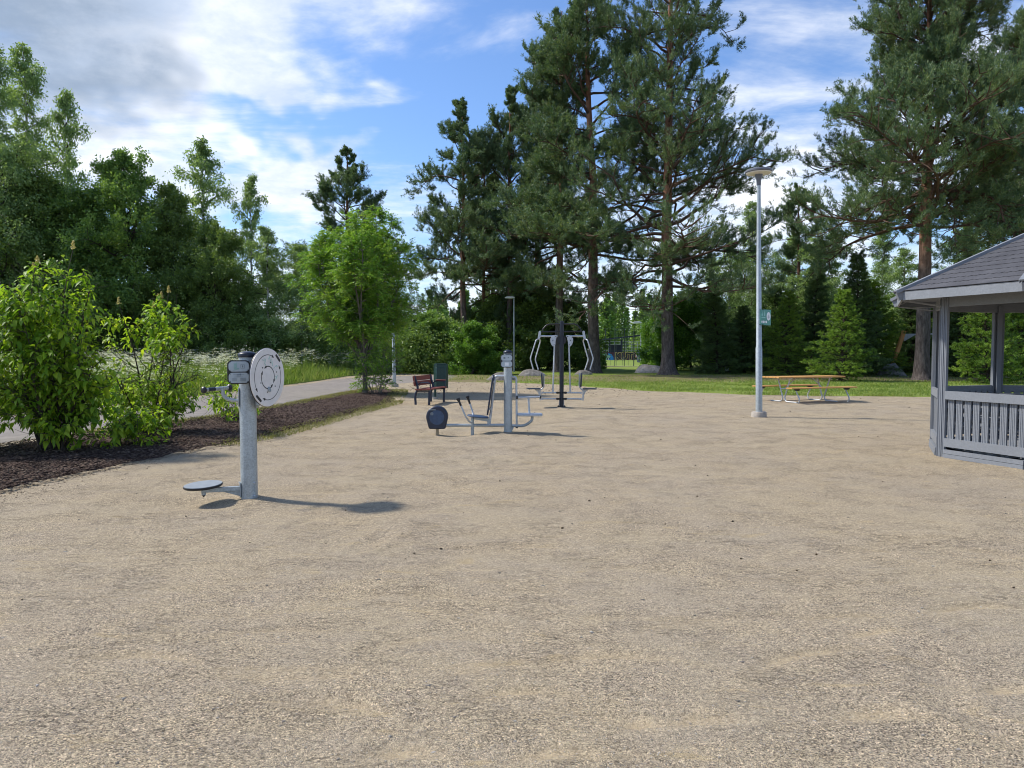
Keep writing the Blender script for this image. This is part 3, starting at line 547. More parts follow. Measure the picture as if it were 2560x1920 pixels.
tree_proto('birch_b', 'bbirch', 'lbirch', seed=37, H=14, r0=.12, zb=1.8, n=50, Lf=lambda t_: 3.2 * (1 - t_) ** .68 * (.8 + .3 * math.sin(t_ * 15 + 2)) + .12, **dict(bi_, hang=.7))
tree_proto('broad_a', 'bgrey', 'lbroad', seed=41, H=12, r0=.20, zb=1.2, n=60, Lf=lambda t_: 4.5 * (1 - t_ ** 1.3) ** .7 * (.85 + .25 * math.sin(t_ * 19)) + .25, **dict(bk, q=8, lvar=(.5, 1.2), e0=R(15)))
tree_proto('broad_b', 'bdark', 'lbroad', seed=43, H=10, r0=.17, zb=.8, n=56, Lf=lambda t_: 3.9 * (1 - t_ ** 1.5) ** .7 * (.85 + .25 * math.sin(t_ * 16)) + .25, **dict(bk, q=8, lvar=(.5, 1.2), e0=R(10)))
tree_proto('bush_a', 'bdark', 'lmap', seed=47, H=4.2, r0=.07, zb=.15, n=40, Lf=lambda t_: 2.0 * (1 - t_ ** 2.2) ** .6 + .2, **dict(bk, q=9, scat=.12, e0=R(5), e1=R(75), bl=.13, bw=.09, twigl=.4))
tree_proto('spruce_a', 'bdark', 'lspr', seed=53, H=6, r0=.09, zb=.12, n=150, Lf=lambda t_: 1.75 * (1 - t_) ** .85 + .08, e0=R(-6), e1=R(38), subs=8, subl=.42, twigs=2, twigl=.22, up=.02, jit=.07, flat=.85, q=9, k=4, bl=.10, bw=.020, spread=.45, scat=.02, start=.15, droop=.05, root=1.1)
tree_proto('spruce_b', 'bdark', 'lspr', seed=59, H=7, r0=.10, zb=.1, n=140, Lf=lambda t_: 1.55 * (1 - t_) ** .95 + .06, e0=R(-10), e1=R(35), subs=8, subl=.42, twigs=2, twigl=.24, up=.025, jit=.08, flat=.8, q=9, k=4, bl=.11, bw=.021, spread=.5, scat=.03, start=.15, droop=.08, root=1.1)

pine_l = 'tall pine with orange upper trunk, '
plant('pine_big', 668, 46, 27, 'pine_tree', 'biggest pine with thick flared grey trunk right of the exercise machines', 'pine tree', R(200))
plant('pine_wide', 922, 37.5, 22.5, 'pine_tree', 'wide tall pine with thick trunk just left behind the gazebo', 'pine tree', R(75))
plant('pine_wide', 1045, 45, 22, 'pine_tree', 'pine behind the gazebo roof at the right picture edge', 'pine tree', R(250))
plant('pine_a', 347, 60, 17.2, 'pine_tree', 'lone pine rising behind the bright green rowan', 'pine tree', R(20), 1.15)
plant('pine_a', 464, 55, 19.2, 'pine_tree', 'leftmost pine of the central row with orange trunk', 'pine tree', R(110), 1.0)
plant('pine_b', 484, 58, 16.5, 'pine_tree', 'dark slim pine second from the left in the central row', 'pine tree', R(10), .85)
plant('pine_a', 509, 56, 20.4, 'pine_tree', 'dark trunked pine behind the distant slim lamp', 'pine tree', R(290), .88)
plant('pine_b', 535, 58, 22, 'pine_tree', 'pine in the middle of the central row, trunk hidden by others', 'pine tree', R(150), .88)
plant('pine_b', 558, 52, 24.5, 'pine_tree', 'reddish straight pine directly behind the chest press machine', 'pine tree', R(60), .88)
plant('pine_a', 594, 50, 25.5, 'pine_tree', 'leaning greyish pine between chest press machine and biggest pine', 'pine tree', R(330), 1.15, lx=R(1.5), ly=R(-1.5))
plant('pine_b', 795, 62, 15, 'pine_tree', 'shorter dark pine behind the lamp post with the green sign', 'pine tree', R(95), 1.1)
gb = 'trees behind the meadow'
def back(u, d, H, d2): return u, d2, CH + (H - CH) * d2 / d
for a in (('birch_a', back(3, 40, 17.6, 47), 'tall birch cut by the left picture edge', 0, 1.0), ('birch_a', back(35, 42, 18.4, 50), 'tallest birch at the far left with a pointed top', 90, .95), ('birch_b', back(74, 46, 17.4, 53), 'slim see-through birch right of the tallest birch', 200, .75),
          ('birch_b', back(203, 47, 14.6, 55), 'birch behind the round leafy trees, pointed silvery top', 30, 1.1), ('birch_b', back(252, 50, 13.2, 56), 'weeping slim birch left of the lone pine', 120, .85), ('birch_b', back(270, 43, 8.6, 49), 'short birch in front of the weeping birch', 300, 1.5), ('birch_a', back(303, 46, 8.0, 50), 'short bushy birch below the lone pine', 45, 2.0)):
    plant(a[0], *a[1], 'birch_tree', a[2], 'birch tree', R(a[3]), a[4], gb)
for a in (('broad_a', back(132, 38, 11.1, 49), 'tall round leafy tree behind the two leafy shrubs', 0, 1.0, None), ('broad_b', back(92, 36, 8.8, 50), 'leafy tree below the slim see-through birch', 60, 1.0, None), ('broad_a', back(172, 41, 10.1, 50), 'round leafy tree above the airy shrub', 130, .95, 'ldark'), ('broad_b', back(215, 40, 7.8, 49), 'dark leafy tree behind the white disc machine', 210, 1.0, 'ldark'),
          ('broad_b', back(45, 34, 9.0, 49), 'dark leafy tree behind the leftmost shrub', 20, 1.1, 'ldark'), ('broad_a', back(-12, 35, 9.6, 50), 'leafy tree cut by the left picture edge', 80, 1.0, 'ldark'), ('broad_b', (335, 58, 6.2), 'low dark tree behind the rowan trunk', 140, 1.3, 'ldark'), ('broad_b', (385, 59, 5.4), 'low dark tree between rowan and bench', 250, 1.5, 'ldark')):
    plant(a[0], *a[1], 'leafy_tree', a[2], 'leafy tree', R(a[3]), a[4], gb, a[5])
for i, a in enumerate(((430, 50, 3.3, 'rounded green bush behind the dark green litter bin', 1.35, 'lbroad'), (472, 47, 2.7, 'rounded green bush under the leftmost orange pine', 1.3, None), (402, 53, 2.9, 'green bush just left behind the litter bin', 1.3, 'ldark'), (500, 58, 4.8, 'dark bush behind the distant slim lamp', 1.1, 'ldark'), (533, 58, 5.6, 'dark bush left of the reddish straight pine', 1.2, 'ldark'), (568, 58, 4.2, 'dark bush right of the reddish straight pine', 1.0, 'ldark'),
          (664, 62, 4.9, 'bright green bush left of the biggest pine trunk', .8, None), (692, 56, 4.9, 'bright green bush right of the biggest pine trunk', 1.1, None), (601, 60, 1.0, 'small green bush beside the leaning pine base', 1.0, None), (735, 58, 3.4, 'dark bush between two spruces left of the lamp post', 1.5, 'ldark'), (915, 52, 4.4, 'dark bush behind the leaning orange post', 1.6, 'ldark'), (1000, 50, 4.6, 'dark bush seen through the gazebo', 1.6, 'ldark'))):
    plant('bush_a', a[0], a[1], a[2], 'bush', a[3], 'bush', R(i * 77), a[4], 'bushes under the pines', a[5])
for i, a in enumerate((('birch_a', 752, 58, 13.0, 'birch behind the lamp post', 1.2), ('birch_b', 790, 64, 11.6, 'birch right behind the lamp post with the sign', 1.3), ('birch_b', 832, 60, 11.2, 'birch behind the bright front spruce', 1.3), ('birch_a', 880, 63, 12.2, 'birch left of the wide pine', 1.2), ('birch_b', 712, 66, 9.6, 'small pale birch right of the biggest pine', 1.3), ('birch_b', 960, 60, 11.8, 'birch right of the wide pine above the gazebo eave', 1.4), ('birch_b', 727, 54, 9.4, 'birch between the two dark spruces left of the lamp post', 1.4), ('birch_a', 812, 55, 9.8, 'birch directly behind the tall narrow dark spruce', 1.7), ('birch_b', 905, 56, 9.2, 'birch behind the leaning orange post', 1.5), ('birch_a', 1030, 64, 12, 'birch behind the gazebo at the right edge', 1.4))):
    plant(a[0], a[1], a[2], a[3], 'birch_tree', a[4], 'birch tree', R(i * 67 + 20), a[5], 'birches behind the spruces')
for i, a in enumerate((('spruce_b', 717, 48, 5.8, 'dark spruce left of the lamp post', 1.25, 'lsprd'), ('spruce_a', 745, 50, 4.4, 'low dark spruce just left of the lamp post', 1.3, 'lsprd'), ('spruce_a', 789, 45, 5.0, 'green spruce behind the left end of the picnic table', 1.15, None), ('spruce_b', 812, 50, 7.4, 'tall narrow dark spruce left of the bright front spruce', 1.0, 'lsprd'), ('spruce_a', 840, 36.5, 4.4, 'bright front spruce behind the picnic table', 1.15, None),
          ('spruce_b', 855, 44, 7.2, 'tallest spruce behind the bright front spruce', 1.15, 'lsprd'), ('spruce_a', 871, 47, 5.8, 'yellowish green spruce left of the dark boulder', 1.2, None), ('spruce_b', 912, 49, 5.9, 'spruce behind the leaning orange post', 1.25, 'lsprd'), ('spruce_a', 990, 34, 5.2, 'yellow green spruce seen through the gazebo opening', 1.0, None), ('spruce_b', 962, 43, 6.2, 'dark spruce seen through the gazebo beside its front post', 1.2, 'lsprd'), ('spruce_a', 1022, 38, 5.4, 'spruce behind the gazebo at the right edge', 1.1, None), ('spruce_a', 772, 56, 6.0, 'spruce behind the lamp post and the left table end', 1.3, 'lsprd'))):
    plant(a[0], a[1], a[2], a[3], 'spruce_tree', a[4], 'spruce tree', R(i * 50), a[5], 'young spruces by the lawn', a[6])

# rowan with feathered leaves
def compound(W, tips, rs, rl=.22, pairs=6, ll=.075, lw=.026):
    P, D = [], []
    for (p, d) in tips:
        d = unit(d + rs.normal(0, .3, 3)); c = d + np.array([0, 0, -.15]); side = unit(np.cross(d, UPV) + rs.normal(0, .2, 3)); L = rl * rs.uniform(.8, 1.3)
        for j in range(pairs + 1):
            s = (j + 1) / (pairs + 1); q = p + unit(d) * L * s + UPV * (-.35 * L * s * s)
            if j == pairs: P.append(q); D.append(unit(d + [0, 0, -.5])); continue
            for g in (-1, 1): P.append(q); D.append(unit(side * g + d * .35 + np.array([0, 0, -.25]) + rs.normal(0, .12, 3)))
    return np.array(P), np.array(D)
def shrub(seed, stems, H, rad, r0, subn, subl, e=(50, 80), base=.1, start=.3, wig=.09, up=.03, twn=3, twl=.3, env=None):
    rs = np.random.RandomState(seed); W = MB(); tips = []; tops = []
    for i in range(stems):
        az = i * 2.4 + rs.normal(0, .3); el = R(rs.uniform(*e)); L = H * rs.uniform(.75, 1.02) / max(.6, math.sin(el)) * (1 if i else 1.02)
        if el < R(58): L = min(L, rad * 1.1)
        b = np.array([math.cos(az), math.sin(az), 0]) * base * rs.rand(); st = grow(rs, b, (math.cos(az) * math.cos(el), math.sin(az) * math.cos(el), math.sin(el)), L, 12, wig, up)
        if env:
            nk = 1
            while nk < 13 and (st[nk][2] < .35 or env(st[nk])): nk += 1
            st = st[:max(4, nk)]; u_ = np.linspace(0, len(st) - 1, 13); st = np.column_stack([np.interp(u_, np.arange(len(st)), st[:, c]) for c in range(3)])
        W.tube(st, np.linspace(r0, r0 * .2, 13), 6); tops.append((st[-1], unit(st[-1] - st[-2])))
        for j in range(subn):
            s = start + (1 - start) * (j + rs.rand()) / subn; ii = min(int(s * 12), 11); a = st[ii]; dd = unit(st[ii + 1] - st[ii]); a2 = j * 2.4 + rs.rand()
            sd_ = unit(np.cross(dd, unit(rs.normal(size=3)))); d2 = unit(dd * .55 + sd_ * .9 + UPV * .1); l2 = subl * (1.25 - .75 * s) * rs.uniform(.6, 1.25); sb = grow(rs, a, d2, l2, 5, .12, .03)
            if env and not env(sb[-1]): continue
            W.tube(sb, np.linspace(r0 * .35, .003, 6), 4, False); tops.append((sb[-1], unit(sb[-1] - sb[-2])))
            for g in range(twn):
                kx = rs.randint(1, 6); tw = grow(rs, sb[kx], unit(unit(sb[kx] - sb[kx - 1]) + rs.normal(0, .6, 3)), twl * rs.uniform(.5, 1.2), 3, .15, 0)
                W.tube(tw, np.linspace(.004, .002, 4), 3, False)
                for q in range(4): tips.append((tw[q], unit(tw[min(q + 1, 3)] - tw[max(0, q - 1)])))
            for q in range(1, 6): tips.append((sb[q], unit(sb[q] - sb[q - 1])))
    return W, tips, tops, rs
W, tips, tops, rs_ = shrub(71, 14, 6.3, 3.4, .045, 28, 1.25, (56, 86), .05, .18, .06, .02, 9, .42)
ro = G(365, 393.8)
rw = thing('rowan_tree', 'bright green rowan tree with feathery leaves at the end of the mulch bed', 'rowan tree', ro)
RT = MB(); RT.tube([(0, 0, -.05), (0.01, 0, .3), (-.02, 0, .9), (.02, 0, 1.4), (0, .03, 2.2), (0, 0, 4.2)], [.11, .085, .075, .07, .055, .02], 12)
shp = lambda z: np.interp(z, [1, 3.2, 4.8, 6.4], [1, 1, .8, .42])
for v_ in W.V: v_[:, 2] = v_[:, 2] * .80 + 1.15; v_[:, :2] *= shp(v_[:, 2])[:, None]
RT.V += W.V; RT.F += [tuple(i + RT.n for i in f) for f in W.F]; RT.n += W.n; RT.build('trunk', M['bgrey'], rw)
tp = [(p * np.array([1, 1, .80]) + [0, 0, 1.15], d) for p, d in tips]; tp = [(p * [shp(p[2]), shp(p[2]), 1], d) for p, d in tp]
tp = [(p, d) for p, d in tp if np.hypot(p[0], p[1]) < 2.65 * (.35 + 1.0 * math.sin(math.pi * min(1, max(0.02, (p[2] - 1.2) / 5.4)) ** .75)) and p[2] < 6.4]
rs_.shuffle(tp); tp = tp[:13000]
P, D = compound(None, tp, rs_); V, Fq = blades(P, D, .085 * rs_.uniform(.8, 1.2, len(P)), .030, rs_, 1.2); np_obj('crown', V, Fq, M['lrow'], rw)
pn = [(p + rs_.normal(0, .05, 3)) for p, d in tp if p[2] > 3.5][:0]
# suckers at the rowan's foot
W, tips, tops, rs_ = shrub(73, 14, 1.9, 1.0, .012, 7, .45, (50, 80), .35, .15)
sk = thing('rowan_suckers', 'leafy suckers and thin dry stems around the rowan foot', 'shrub', ro + np.array([.35, -.1, 0])); W.build('stems', M['bgrey'], sk)
rs_.shuffle(tips); P, D = compound(None, tips[:620], rs_, .16, 5, .06, .024); V, Fq = blades(P, D, .07, .028, rs_, 1.0); np_obj('foliage', V, Fq, M['lrow'], sk)

# large-leaved shrubs in the mulch bed
def biglv(tips, rs, L=.118, W_=.064, per=2, droop=.55):
    n = len(tips) * per; P = np.repeat(np.array([p for p, d in tips]), per, 0) + rs.normal(0, .018, (n, 3)); D0 = np.repeat(np.array([d for p, d in tips]), per, 0)
    S = rs.normal(size=(n, 3)); S -= D0 * (S * D0).sum(1)[:, None]; S /= np.linalg.norm(S, axis=1)[:, None]; D = D0 * .45 + S * .95; D[:, 2] -= .12; D /= np.linalg.norm(D, axis=1)[:, None]
    R_ = rs.normal(0, .35, (n, 3)); R_[:, 2] += 1; sd_ = np.cross(D, R_); sd_ /= np.linalg.norm(sd_, axis=1)[:, None]; N = np.cross(sd_, D); ln = (L * rs.uniform(.45, 1.2, n))[:, None]; wd = ln * W_ / L
    dn = np.array([0, 0, -1.0])[None]; pr = lambda s, k_: P + D * ln * s + dn * ln * droop * s * s + k_
    c = ln * .10
    rows = [pr(0, 0), pr(.3, sd_ * wd * .45 + N * c), pr(.3, 0), pr(.3, -sd_ * wd * .45 + N * c), pr(.65, sd_ * wd * .42 + N * c * .8), pr(.65, 0), pr(.65, -sd_ * wd * .42 + N * c * .8), pr(1.0, 0)]
    V = np.stack(rows, 1).reshape(-1, 3); T = np.array([[0, 1, 2], [0, 2, 3], [1, 4, 5], [1, 5, 2], [2, 5, 6], [2, 6, 3], [4, 7, 5], [5, 7, 6]]); Fq = T[None] + (np.arange(n) * 8)[:, None, None]
    return V, Fq.reshape(-1, 3)
def panicle(tops, rs, n=140, h=.12, r=.042, bl=.018):
    Ps = []
    for (p, d) in tops:
        z = rs.rand(n); a = rs.uniform(0, 6.28, n); rr = r * (1 - z * .8) * np.sqrt(rs.rand(n)); Ps.append(p + np.column_stack([rr * np.cos(a), rr * np.sin(a), z * h]))
    P = np.vstack(Ps); D = rs.normal(size=P.shape); D /= np.linalg.norm(D, axis=1)[:, None]; return blades(P, D, bl, bl * .8, rs)
def big_shrub(name, label, pos, seed, stems, H, rad, subn, subl, ntip, env, npan, e=(55, 85), base=.3, r0=.018, genv=None):
    W, tips, tops, rs = shrub(seed, stems, H, rad, r0, subn, subl, e, base, .12, .07, .02, 4, .28, genv or env)
    o = thing(name, label, 'shrub', pos); W.build('stems', M['bdark'], o)
    tips = [q for q in tips if env(q[0])]; rs.shuffle(tips); tips = tips[:ntip]
    V, Fq = biglv(tips, rs); f = np_obj('leaves', V, Fq, M['lshr'], o); smooth_all(f)
    tops = sorted([q for q in tops if env(q[0])], key=lambda q: -q[0][2])[:npan]
    if tops:
        for q in tops: V, Fq = panicle([q], rs); np_obj('flower_cluster', V, Fq, M['cream'], o)
    return o, tips, rs
pa = G(56, 452); pb = G(151, 434)
envA = lambda p: .02 < p[2] < 3.45 and np.hypot(p[0] + .02, p[1]) < np.interp(p[2], [0, .3, 1.2, 2.3, 2.7, 3.1, 3.45], [.62, .85, .90, .78, .52, .38, .24])
big_shrub('leafy_shrub', 'tall dense light green shrub in the mulch bed, larger one with cream flower tip', pa, 81, 17, 3.3, 1.25, 22, .62, 3500, envA, 3, (64, 90), .22)
eb = np.random.RandomState(5)
envB = lambda p: p[2] < 3.05 and np.hypot(p[0], p[1]) < np.interp(p[2], [0, .3, .8, 1.6, 2.3, 2.6, 3.05], [.45, .8, 1.02, .95, .80, .42, .24]) and eb.rand() < np.interp(p[2], [0, .3, .5, .8, 1.0, 1.5, 1.75, 3], [.25, .6, .8, .6, .18, .18, 1, 1])
big_shrub('leafy_shrub', 'open airy light green shrub with bare dark stems, nearer the path', pb, 83, 11, 2.85, 1.3, 17, .60, 1450, envB, 5, (54, 84), .3, .02, genv=lambda p: 0 < p[2] < 3.05 and np.hypot(p[0], p[1]) < np.interp(p[2], [0, .3, .8, 1.6, 2.3, 2.6, 3.05], [.45, .8, 1.02, .95, .80, .42, .24]))
pc = G(-42, 452); envC = lambda p: np.hypot(p[0], p[1]) < 1.6 and p[2] < 2.9
big_shrub('leafy_shrub', 'light green shrub cut by the left picture edge', pc, 87, 11, 2.7, 1.6, 14, .8, 2400, envC, 5, (50, 84), .4)
pd_ = G(134, 446.5); envD = lambda p: np.hypot(p[0], p[1]) < .6 and p[2] < .6
big_shrub('low_leafy_plant', 'low leafy clump at the foot of the airy shrub', pd_, 89, 11, .5, .6, 5, .3, 380, envD, 0, (35, 75), .3, .008)
pe = G(232, 421.5); envE = lambda p: np.hypot(p[0], p[1]) < .7 and p[2] < 1.05
big_shrub('rose_bush', 'small thin bush on the mulch just behind the twist machine', pe, 91, 8, .9, .7, 6, .32, 230, envE, 0, (50, 85), .2, .006)
# undergrowth at the wood edge
rs = np.random.RandomState(97); n = 90000; x = rs.uniform(-44, -3, n); y = 47 + rs.uniform(0, 8, n); hmax = 1.4 + 3.2 * vnoise(x * .5, y * .5, 6, 3); z = rs.rand(n) ** .8 * hmax
P = np.column_stack([x, y, z]); D = rs.normal(size=(n, 3)); D /= np.linalg.norm(D, axis=1)[:, None]; V, Fq = blades(P, D, .16, .10, rs)
tag(np_obj('undergrowth', V, Fq, M['ldark']), 'dense dark undergrowth along the foot of the wood', 'undergrowth', kind='stuff')
n = 70000; x = rs.uniform(8, 62, n); y = 56 + rs.uniform(0, 9, n); hmax = 1.2 + 3.0 * vnoise(x * .4, y * .4, 16, 3); z = rs.rand(n) ** .8 * hmax; k = (x < XU(600, 60)) | (x > XU(690, 60)); 
P = np.column_stack([x, y, z])[k]; D = rs.normal(size=(len(P), 3)); D /= np.linalg.norm(D, axis=1)[:, None]; V, Fq = blades(P, D, .17, .11, rs)
tag(np_obj('thicket', V, Fq, M['ldark']), 'dark thicket behind the spruces on the right', 'thicket', kind='stuff')
# cow parsley
n = 1700; P = scatter_poly(MEAD, n * 2, rs, (-34, -9.8, 17, 50), .9, False, .35, .45)[:n]; P[:, 2] = rs.uniform(.55, 1.25, n) + .25 * sstep(28, 42, P[:, 1]) 
heads = np.repeat(P, 7, 0) + np.column_stack([rs.normal(0, .16, (n * 7, 2)), rs.normal(-.03, .12, n * 7)]); fl = np.repeat(heads, 11, 0); a = rs.uniform(0, 6.28, len(fl)); r_ = .075 * np.sqrt(rs.rand(len(fl))); fl = fl + np.column_stack([r_ * np.cos(a), r_ * np.sin(a), rs.normal(0, .008, len(fl))])
D = np.column_stack([np.cos(a), np.sin(a), rs.normal(0, .3, len(fl))]); D /= np.linalg.norm(D, axis=1)[:, None]; V, Fq = blades(fl, D, .040, .036, rs, 3.0); tag(np_obj('cow_parsley', V, Fq, M['umbel']), 'froth of white cow parsley flowers over the meadow', 'wild flowers', kind='stuff')
b0 = np.repeat(P * [1, 1, 0], 7, 0); V, Fq = blades(b0, (heads - b0) / np.linalg.norm(heads - b0, axis=1)[:, None], np.linalg.norm(heads - b0, axis=1), .012, rs); tag(np_obj('cow_parsley_stems', V, Fq, M['lmead']), 'green stems under the white meadow flowers', 'wild flowers', kind='stuff')
# far wood
Ps, Ds = [], []
for i in range(95):
    u = rs.uniform(430, 1010); d = rs.uniform(150, 210); cx = XU(u, d); H = rs.uniform(10.5, 16) * d / 180; con = rs.rand() < .6; rad = 2.0 if con else 3.0; m_ = 1700; z = rs.rand(m_); rr = rad * ((1 - z) ** .8 + .05 if con else np.sqrt(np.clip(1 - (2 * z - .9) ** 2, .02, 1))) * np.sqrt(rs.rand(m_)); a = rs.uniform(0, 6.28, m_)
    Ps.append(np.column_stack([cx + rr * np.cos(a), d + rr * np.sin(a), z * H])); D = rs.normal(size=(m_, 3)); D[:, 2] *= .5; Ds.append(D / np.linalg.norm(D, axis=1)[:, None])
V, Fq = blades(np.vstack(Ps), np.vstack(Ds), .75, .35, rs); tag(np_obj('far_wood', V, Fq, M['lbroad']), 'distant mixed wood closing the view beyond the sports court', 'wood', kind='stuff')

# ---------------------------------------------------------------- boulders
def boulder(u0, u1, vt, vb, d, mt, label, seed, name='boulder'):
    rs = np.random.RandomState(seed); w_ = (u1 - u0) / F * d; h = AT(512, vt, d)[2]; cx = XU((u0 + u1) / 2, d); na, nb = 48, 16; V = []
    for i in range(nb + 1):
        for j in range(na):
            rho = 1.06 * (i / nb) ** .8; ph = 2 * math.pi * j / na; x, y = rho * math.cos(ph), rho * math.sin(ph)
            V.append((x, y, 0))
    V = np.array(V); rad = np.hypot(V[:, 0], V[:, 1]); nz = vnoise(V[:, 0] * 1.3 + 9 * seed + 40, V[:, 1] * 1.3 + 20, seed, 5) - .5; sk_ = rs.uniform(-.25, .25)
    V[:, 2] = (1 - rad ** 2.3) * (1 + nz * .7 + sk_ * V[:, 0]); V[:, :2] *= (1 + (vnoise(V[:, 0] * 1.1 + 70, V[:, 1] * 1.1 + 3 * seed + 9, seed + 2, 3)[:, None] - .5) * .35)
    V[:, 0] *= w_ / 2; V[:, 1] *= w_ / 2 * .65; V[:, 2] *= h / V[:, 2].max(); V[rad > 1.03, 2] = -.15
    Fs = [(i * na + j, i * na + (j + 1) % na, (i + 1) * na + (j + 1) % na, (i + 1) * na + j)[::-1] for i in range(nb) for j in range(na)]
    o = MB().add(V, Fs).build(name, mt, None, 0, 60); o.location = (cx, d, 0); return tag(o, label, 'boulder', 'boulders on the lawn')
boulder(486, 519, 371.5, 381, 37.5, M['rock'], 'grey boulder just behind the leg press post', 3)
boulder(516, 548, 369, 376.5, 44, M['rock'], 'low wide grey boulder left of the chest press machine', 5)
boulder(573, 593, 369.8, 375, 46, M['rock'], 'small grey boulder right of the chest press machine', 7)
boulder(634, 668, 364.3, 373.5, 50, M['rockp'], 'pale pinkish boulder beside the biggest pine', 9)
boulder(876, 907, 363, 376.5, 43.5, M['rockd'], 'dark boulder at the foot of the leaning orange post', 11)

# ---------------------------------------------------------------- twist machine (nearest)
def sign_panel(root, cx, cz, w_, h_, y, plates=True, n=(0, -1, 0)):
    ux = (1, 0, 0); b = MB().prism(rrect(w_, h_, .045), .02, (cx, y, cz), ux, (0, 0, 1)).build('sign_panel', M['blk'], root, .003)
    ph = h_ * .43; pw = w_ * .88; ps = []
    for s in (1, -1):
        z = cz + s * h_ * .238; p = MB().prism(rrect(pw, ph, .036), .004, (cx, y - .012, z), ux, (0, 0, 1)).build('info_plate', M['plate'], b); ps.append((p, z))
    return b, ps, pw, ph
def rot_to(root, X, Y): return -math.atan2(X, Y)
S1 = .001046 * 7.75 / 7.75
tx = lambda x: (x - 682) * S1
tz = lambda y: (1582 - y) * S1
tm = thing('twist_machine', 'near galvanised post exercise machine with white arrow disc and foot plate', 'exercise machine', POST1, rot_to(None, POST1[0], POST1[1]))
MB().tube([(0, 0, -.1), (0, 0, .7), (0, 0, 1.48)], .083, 32).build('post', M['galv'], tm)
MB().lathe([(.088, 1.475), (.090, 1.49), (.090, 1.508), (.084, 1.518), (.066, 1.528), (.035, 1.535), (.0, 1.537)], 32).build('post_cap', M['blkblue'], tm)
b, ps, pw, ph = sign_panel(tm, -.082, tz(313), .218, .238, -.098)
k = MB()
for (x, z, w_, h_) in ((-.115, ps[0][1] + .0, .028, .062), (-.10, ps[0][1] - .03, .035, .004), (-.10, ps[0][1] + .02, .006, .05), (-.09, ps[0][1] - .02, .022, .012), (-.125, ps[0][1] - .04, .03, .003)): k.box((x, -.113, z), (w_, .002, h_))
k.build('pictogram', M['inkg'], ps[0][0])
k = MB()
for (x, z, w_, h_) in ((-.045, ps[0][1], .036, .036),): 
    for q in ((0, h_ / 2, w_, .0025), (0, -h_ / 2, w_, .0025), (-w_ / 2, 0, .0025, h_), (w_ / 2, 0, .0025, h_), (0, 0, .008, .02), (0, .004, .014, .004)): k.box((x + q[0], -.113, z + q[1]), (q[2], .002, q[3]))
k.build('pictogram', M['inkl'], ps[0][0])
k = MB(); z1 = ps[1][1]
k.box((-.082, -.113, z1 + .030), (.105, .002, .003)); k.box((-.082, -.1135, z1 + .031), (.040, .002, .006)); k.box((-.066, -.1135, z1 + .037), (.005, .002, .009)); k.box((-.082, -.113, z1 + .018), (.042, .002, .006)); k.box((-.082, -.113, z1 + .008), (.085, .002, .0025))
rs = np.random.RandomState(2)
for i in range(5): k.box((-.122 + rs.uniform(-.004, .004), -.113, z1 - .006 - i * .0065), (.045, .002, .0018))
for i in range(6): k.box((-.042 + rs.uniform(-.003, .003), -.113, z1 - .004 - i * .006), (.055, .002, .0022))
k.build('lettering', M['inkl'], ps[1][0])
k = MB()
for pz in (ps[0][1], ps[1][1]):
    for sx in (-1, 1):
        for sz in (-1, 1): MB().lathe([(.0035, 0), (.0035, .004), (0, .005)], 8, (-.082 + sx * pw * .42, -.112, pz + sz * ph * .36), (0, -1, 0)).build('screw', M['ink'], b)
# disc
n_ = unit((math.sin(R(55)), -math.cos(R(55)), 0.0)); uy_ = unit((.02, 0, 1)); uy_ = unit(uy_ - n_ * np.dot(uy_, n_)); ux_ = np.cross(uy_, n_); dc = np.array([tx(866), -.13, tz(366)]); RD = .297
MB().prism(circ(RD, 72), .012, dc - n_ * .010, ux_, uy_).build('disc_backing', M['blk'], tm, .002)
disc = MB().prism(circ(RD * .995, 72), .008, dc, ux_, uy_).build('turning_disc', M['white'], tm, .002)
def on(px, py, h=.0045): return dc + ux_ * px * RD + uy_ * py * RD + n_ * h
def arc(mb, r, a0, a1, wd, h=.0046):
    m_ = 40; o, i = [], []
    for j in range(m_ + 1): a = R(a0 + (a1 - a0) * j / m_); o.append((r + wd / 2, a)); i.append((r - wd / 2, a))
    for j in range(m_):
        q = [o[j], o[j + 1], i[j + 1], i[j]]; P = [on(x * math.cos(a), x * math.sin(a), h) for x, a in q]; P = P if a1 > a0 else P[::-1]; mb.add(P, [(0, 1, 2, 3)])
    for a, s in ((a0, -1), (a1, 1)):
        s *= np.sign(a1 - a0); a = R(a); tp_ = s * .15 / r; P = [(r * math.cos(a + tp_), r * math.sin(a + tp_)), ((r + .055) * math.cos(a), (r + .055) * math.sin(a)), ((r - .055) * math.cos(a), (r - .055) * math.sin(a))]
        P = [on(x, y, h) for x, y in P]; cr = np.dot(np.cross(P[1] - P[0], P[2] - P[0]), n_); mb.add(P if cr > 0 else P[::-1], [(0, 1, 2)])
for q in ((.77, 208, 72, .024), (.77, 22, -103, .024), (.38, 104, -12, .034), (.38, 164, 300, .034)): k = MB(); arc(k, *q); k.build('arrow', M['ink'], disc)
for (ax_, ay_, an) in ((.60, .66, 48), (-.54, -.70, 232)):
    a = R(an + 90); MB().prism([(math.cos(a) * x - math.sin(a) * y, math.sin(a) * x + math.cos(a) * y) for x, y in rrect(.105, .026, .012)], .004, on(ax_, ay_, .0045), ux_, uy_).build('hand_slot', M['blk'], disc)
k = MB()
for (x, y) in ((890, 220), (813, 270), (797, 418), (858, 512), (935, 457), (950, 315)): MB().lathe([(.0065, 0), (.006, .004), (0, .006)], 10, on((x - 866) / 165, (366 - y) / 290, .004), n_).build('bolt', M['ink'], disc)
rs = np.random.RandomState(6)
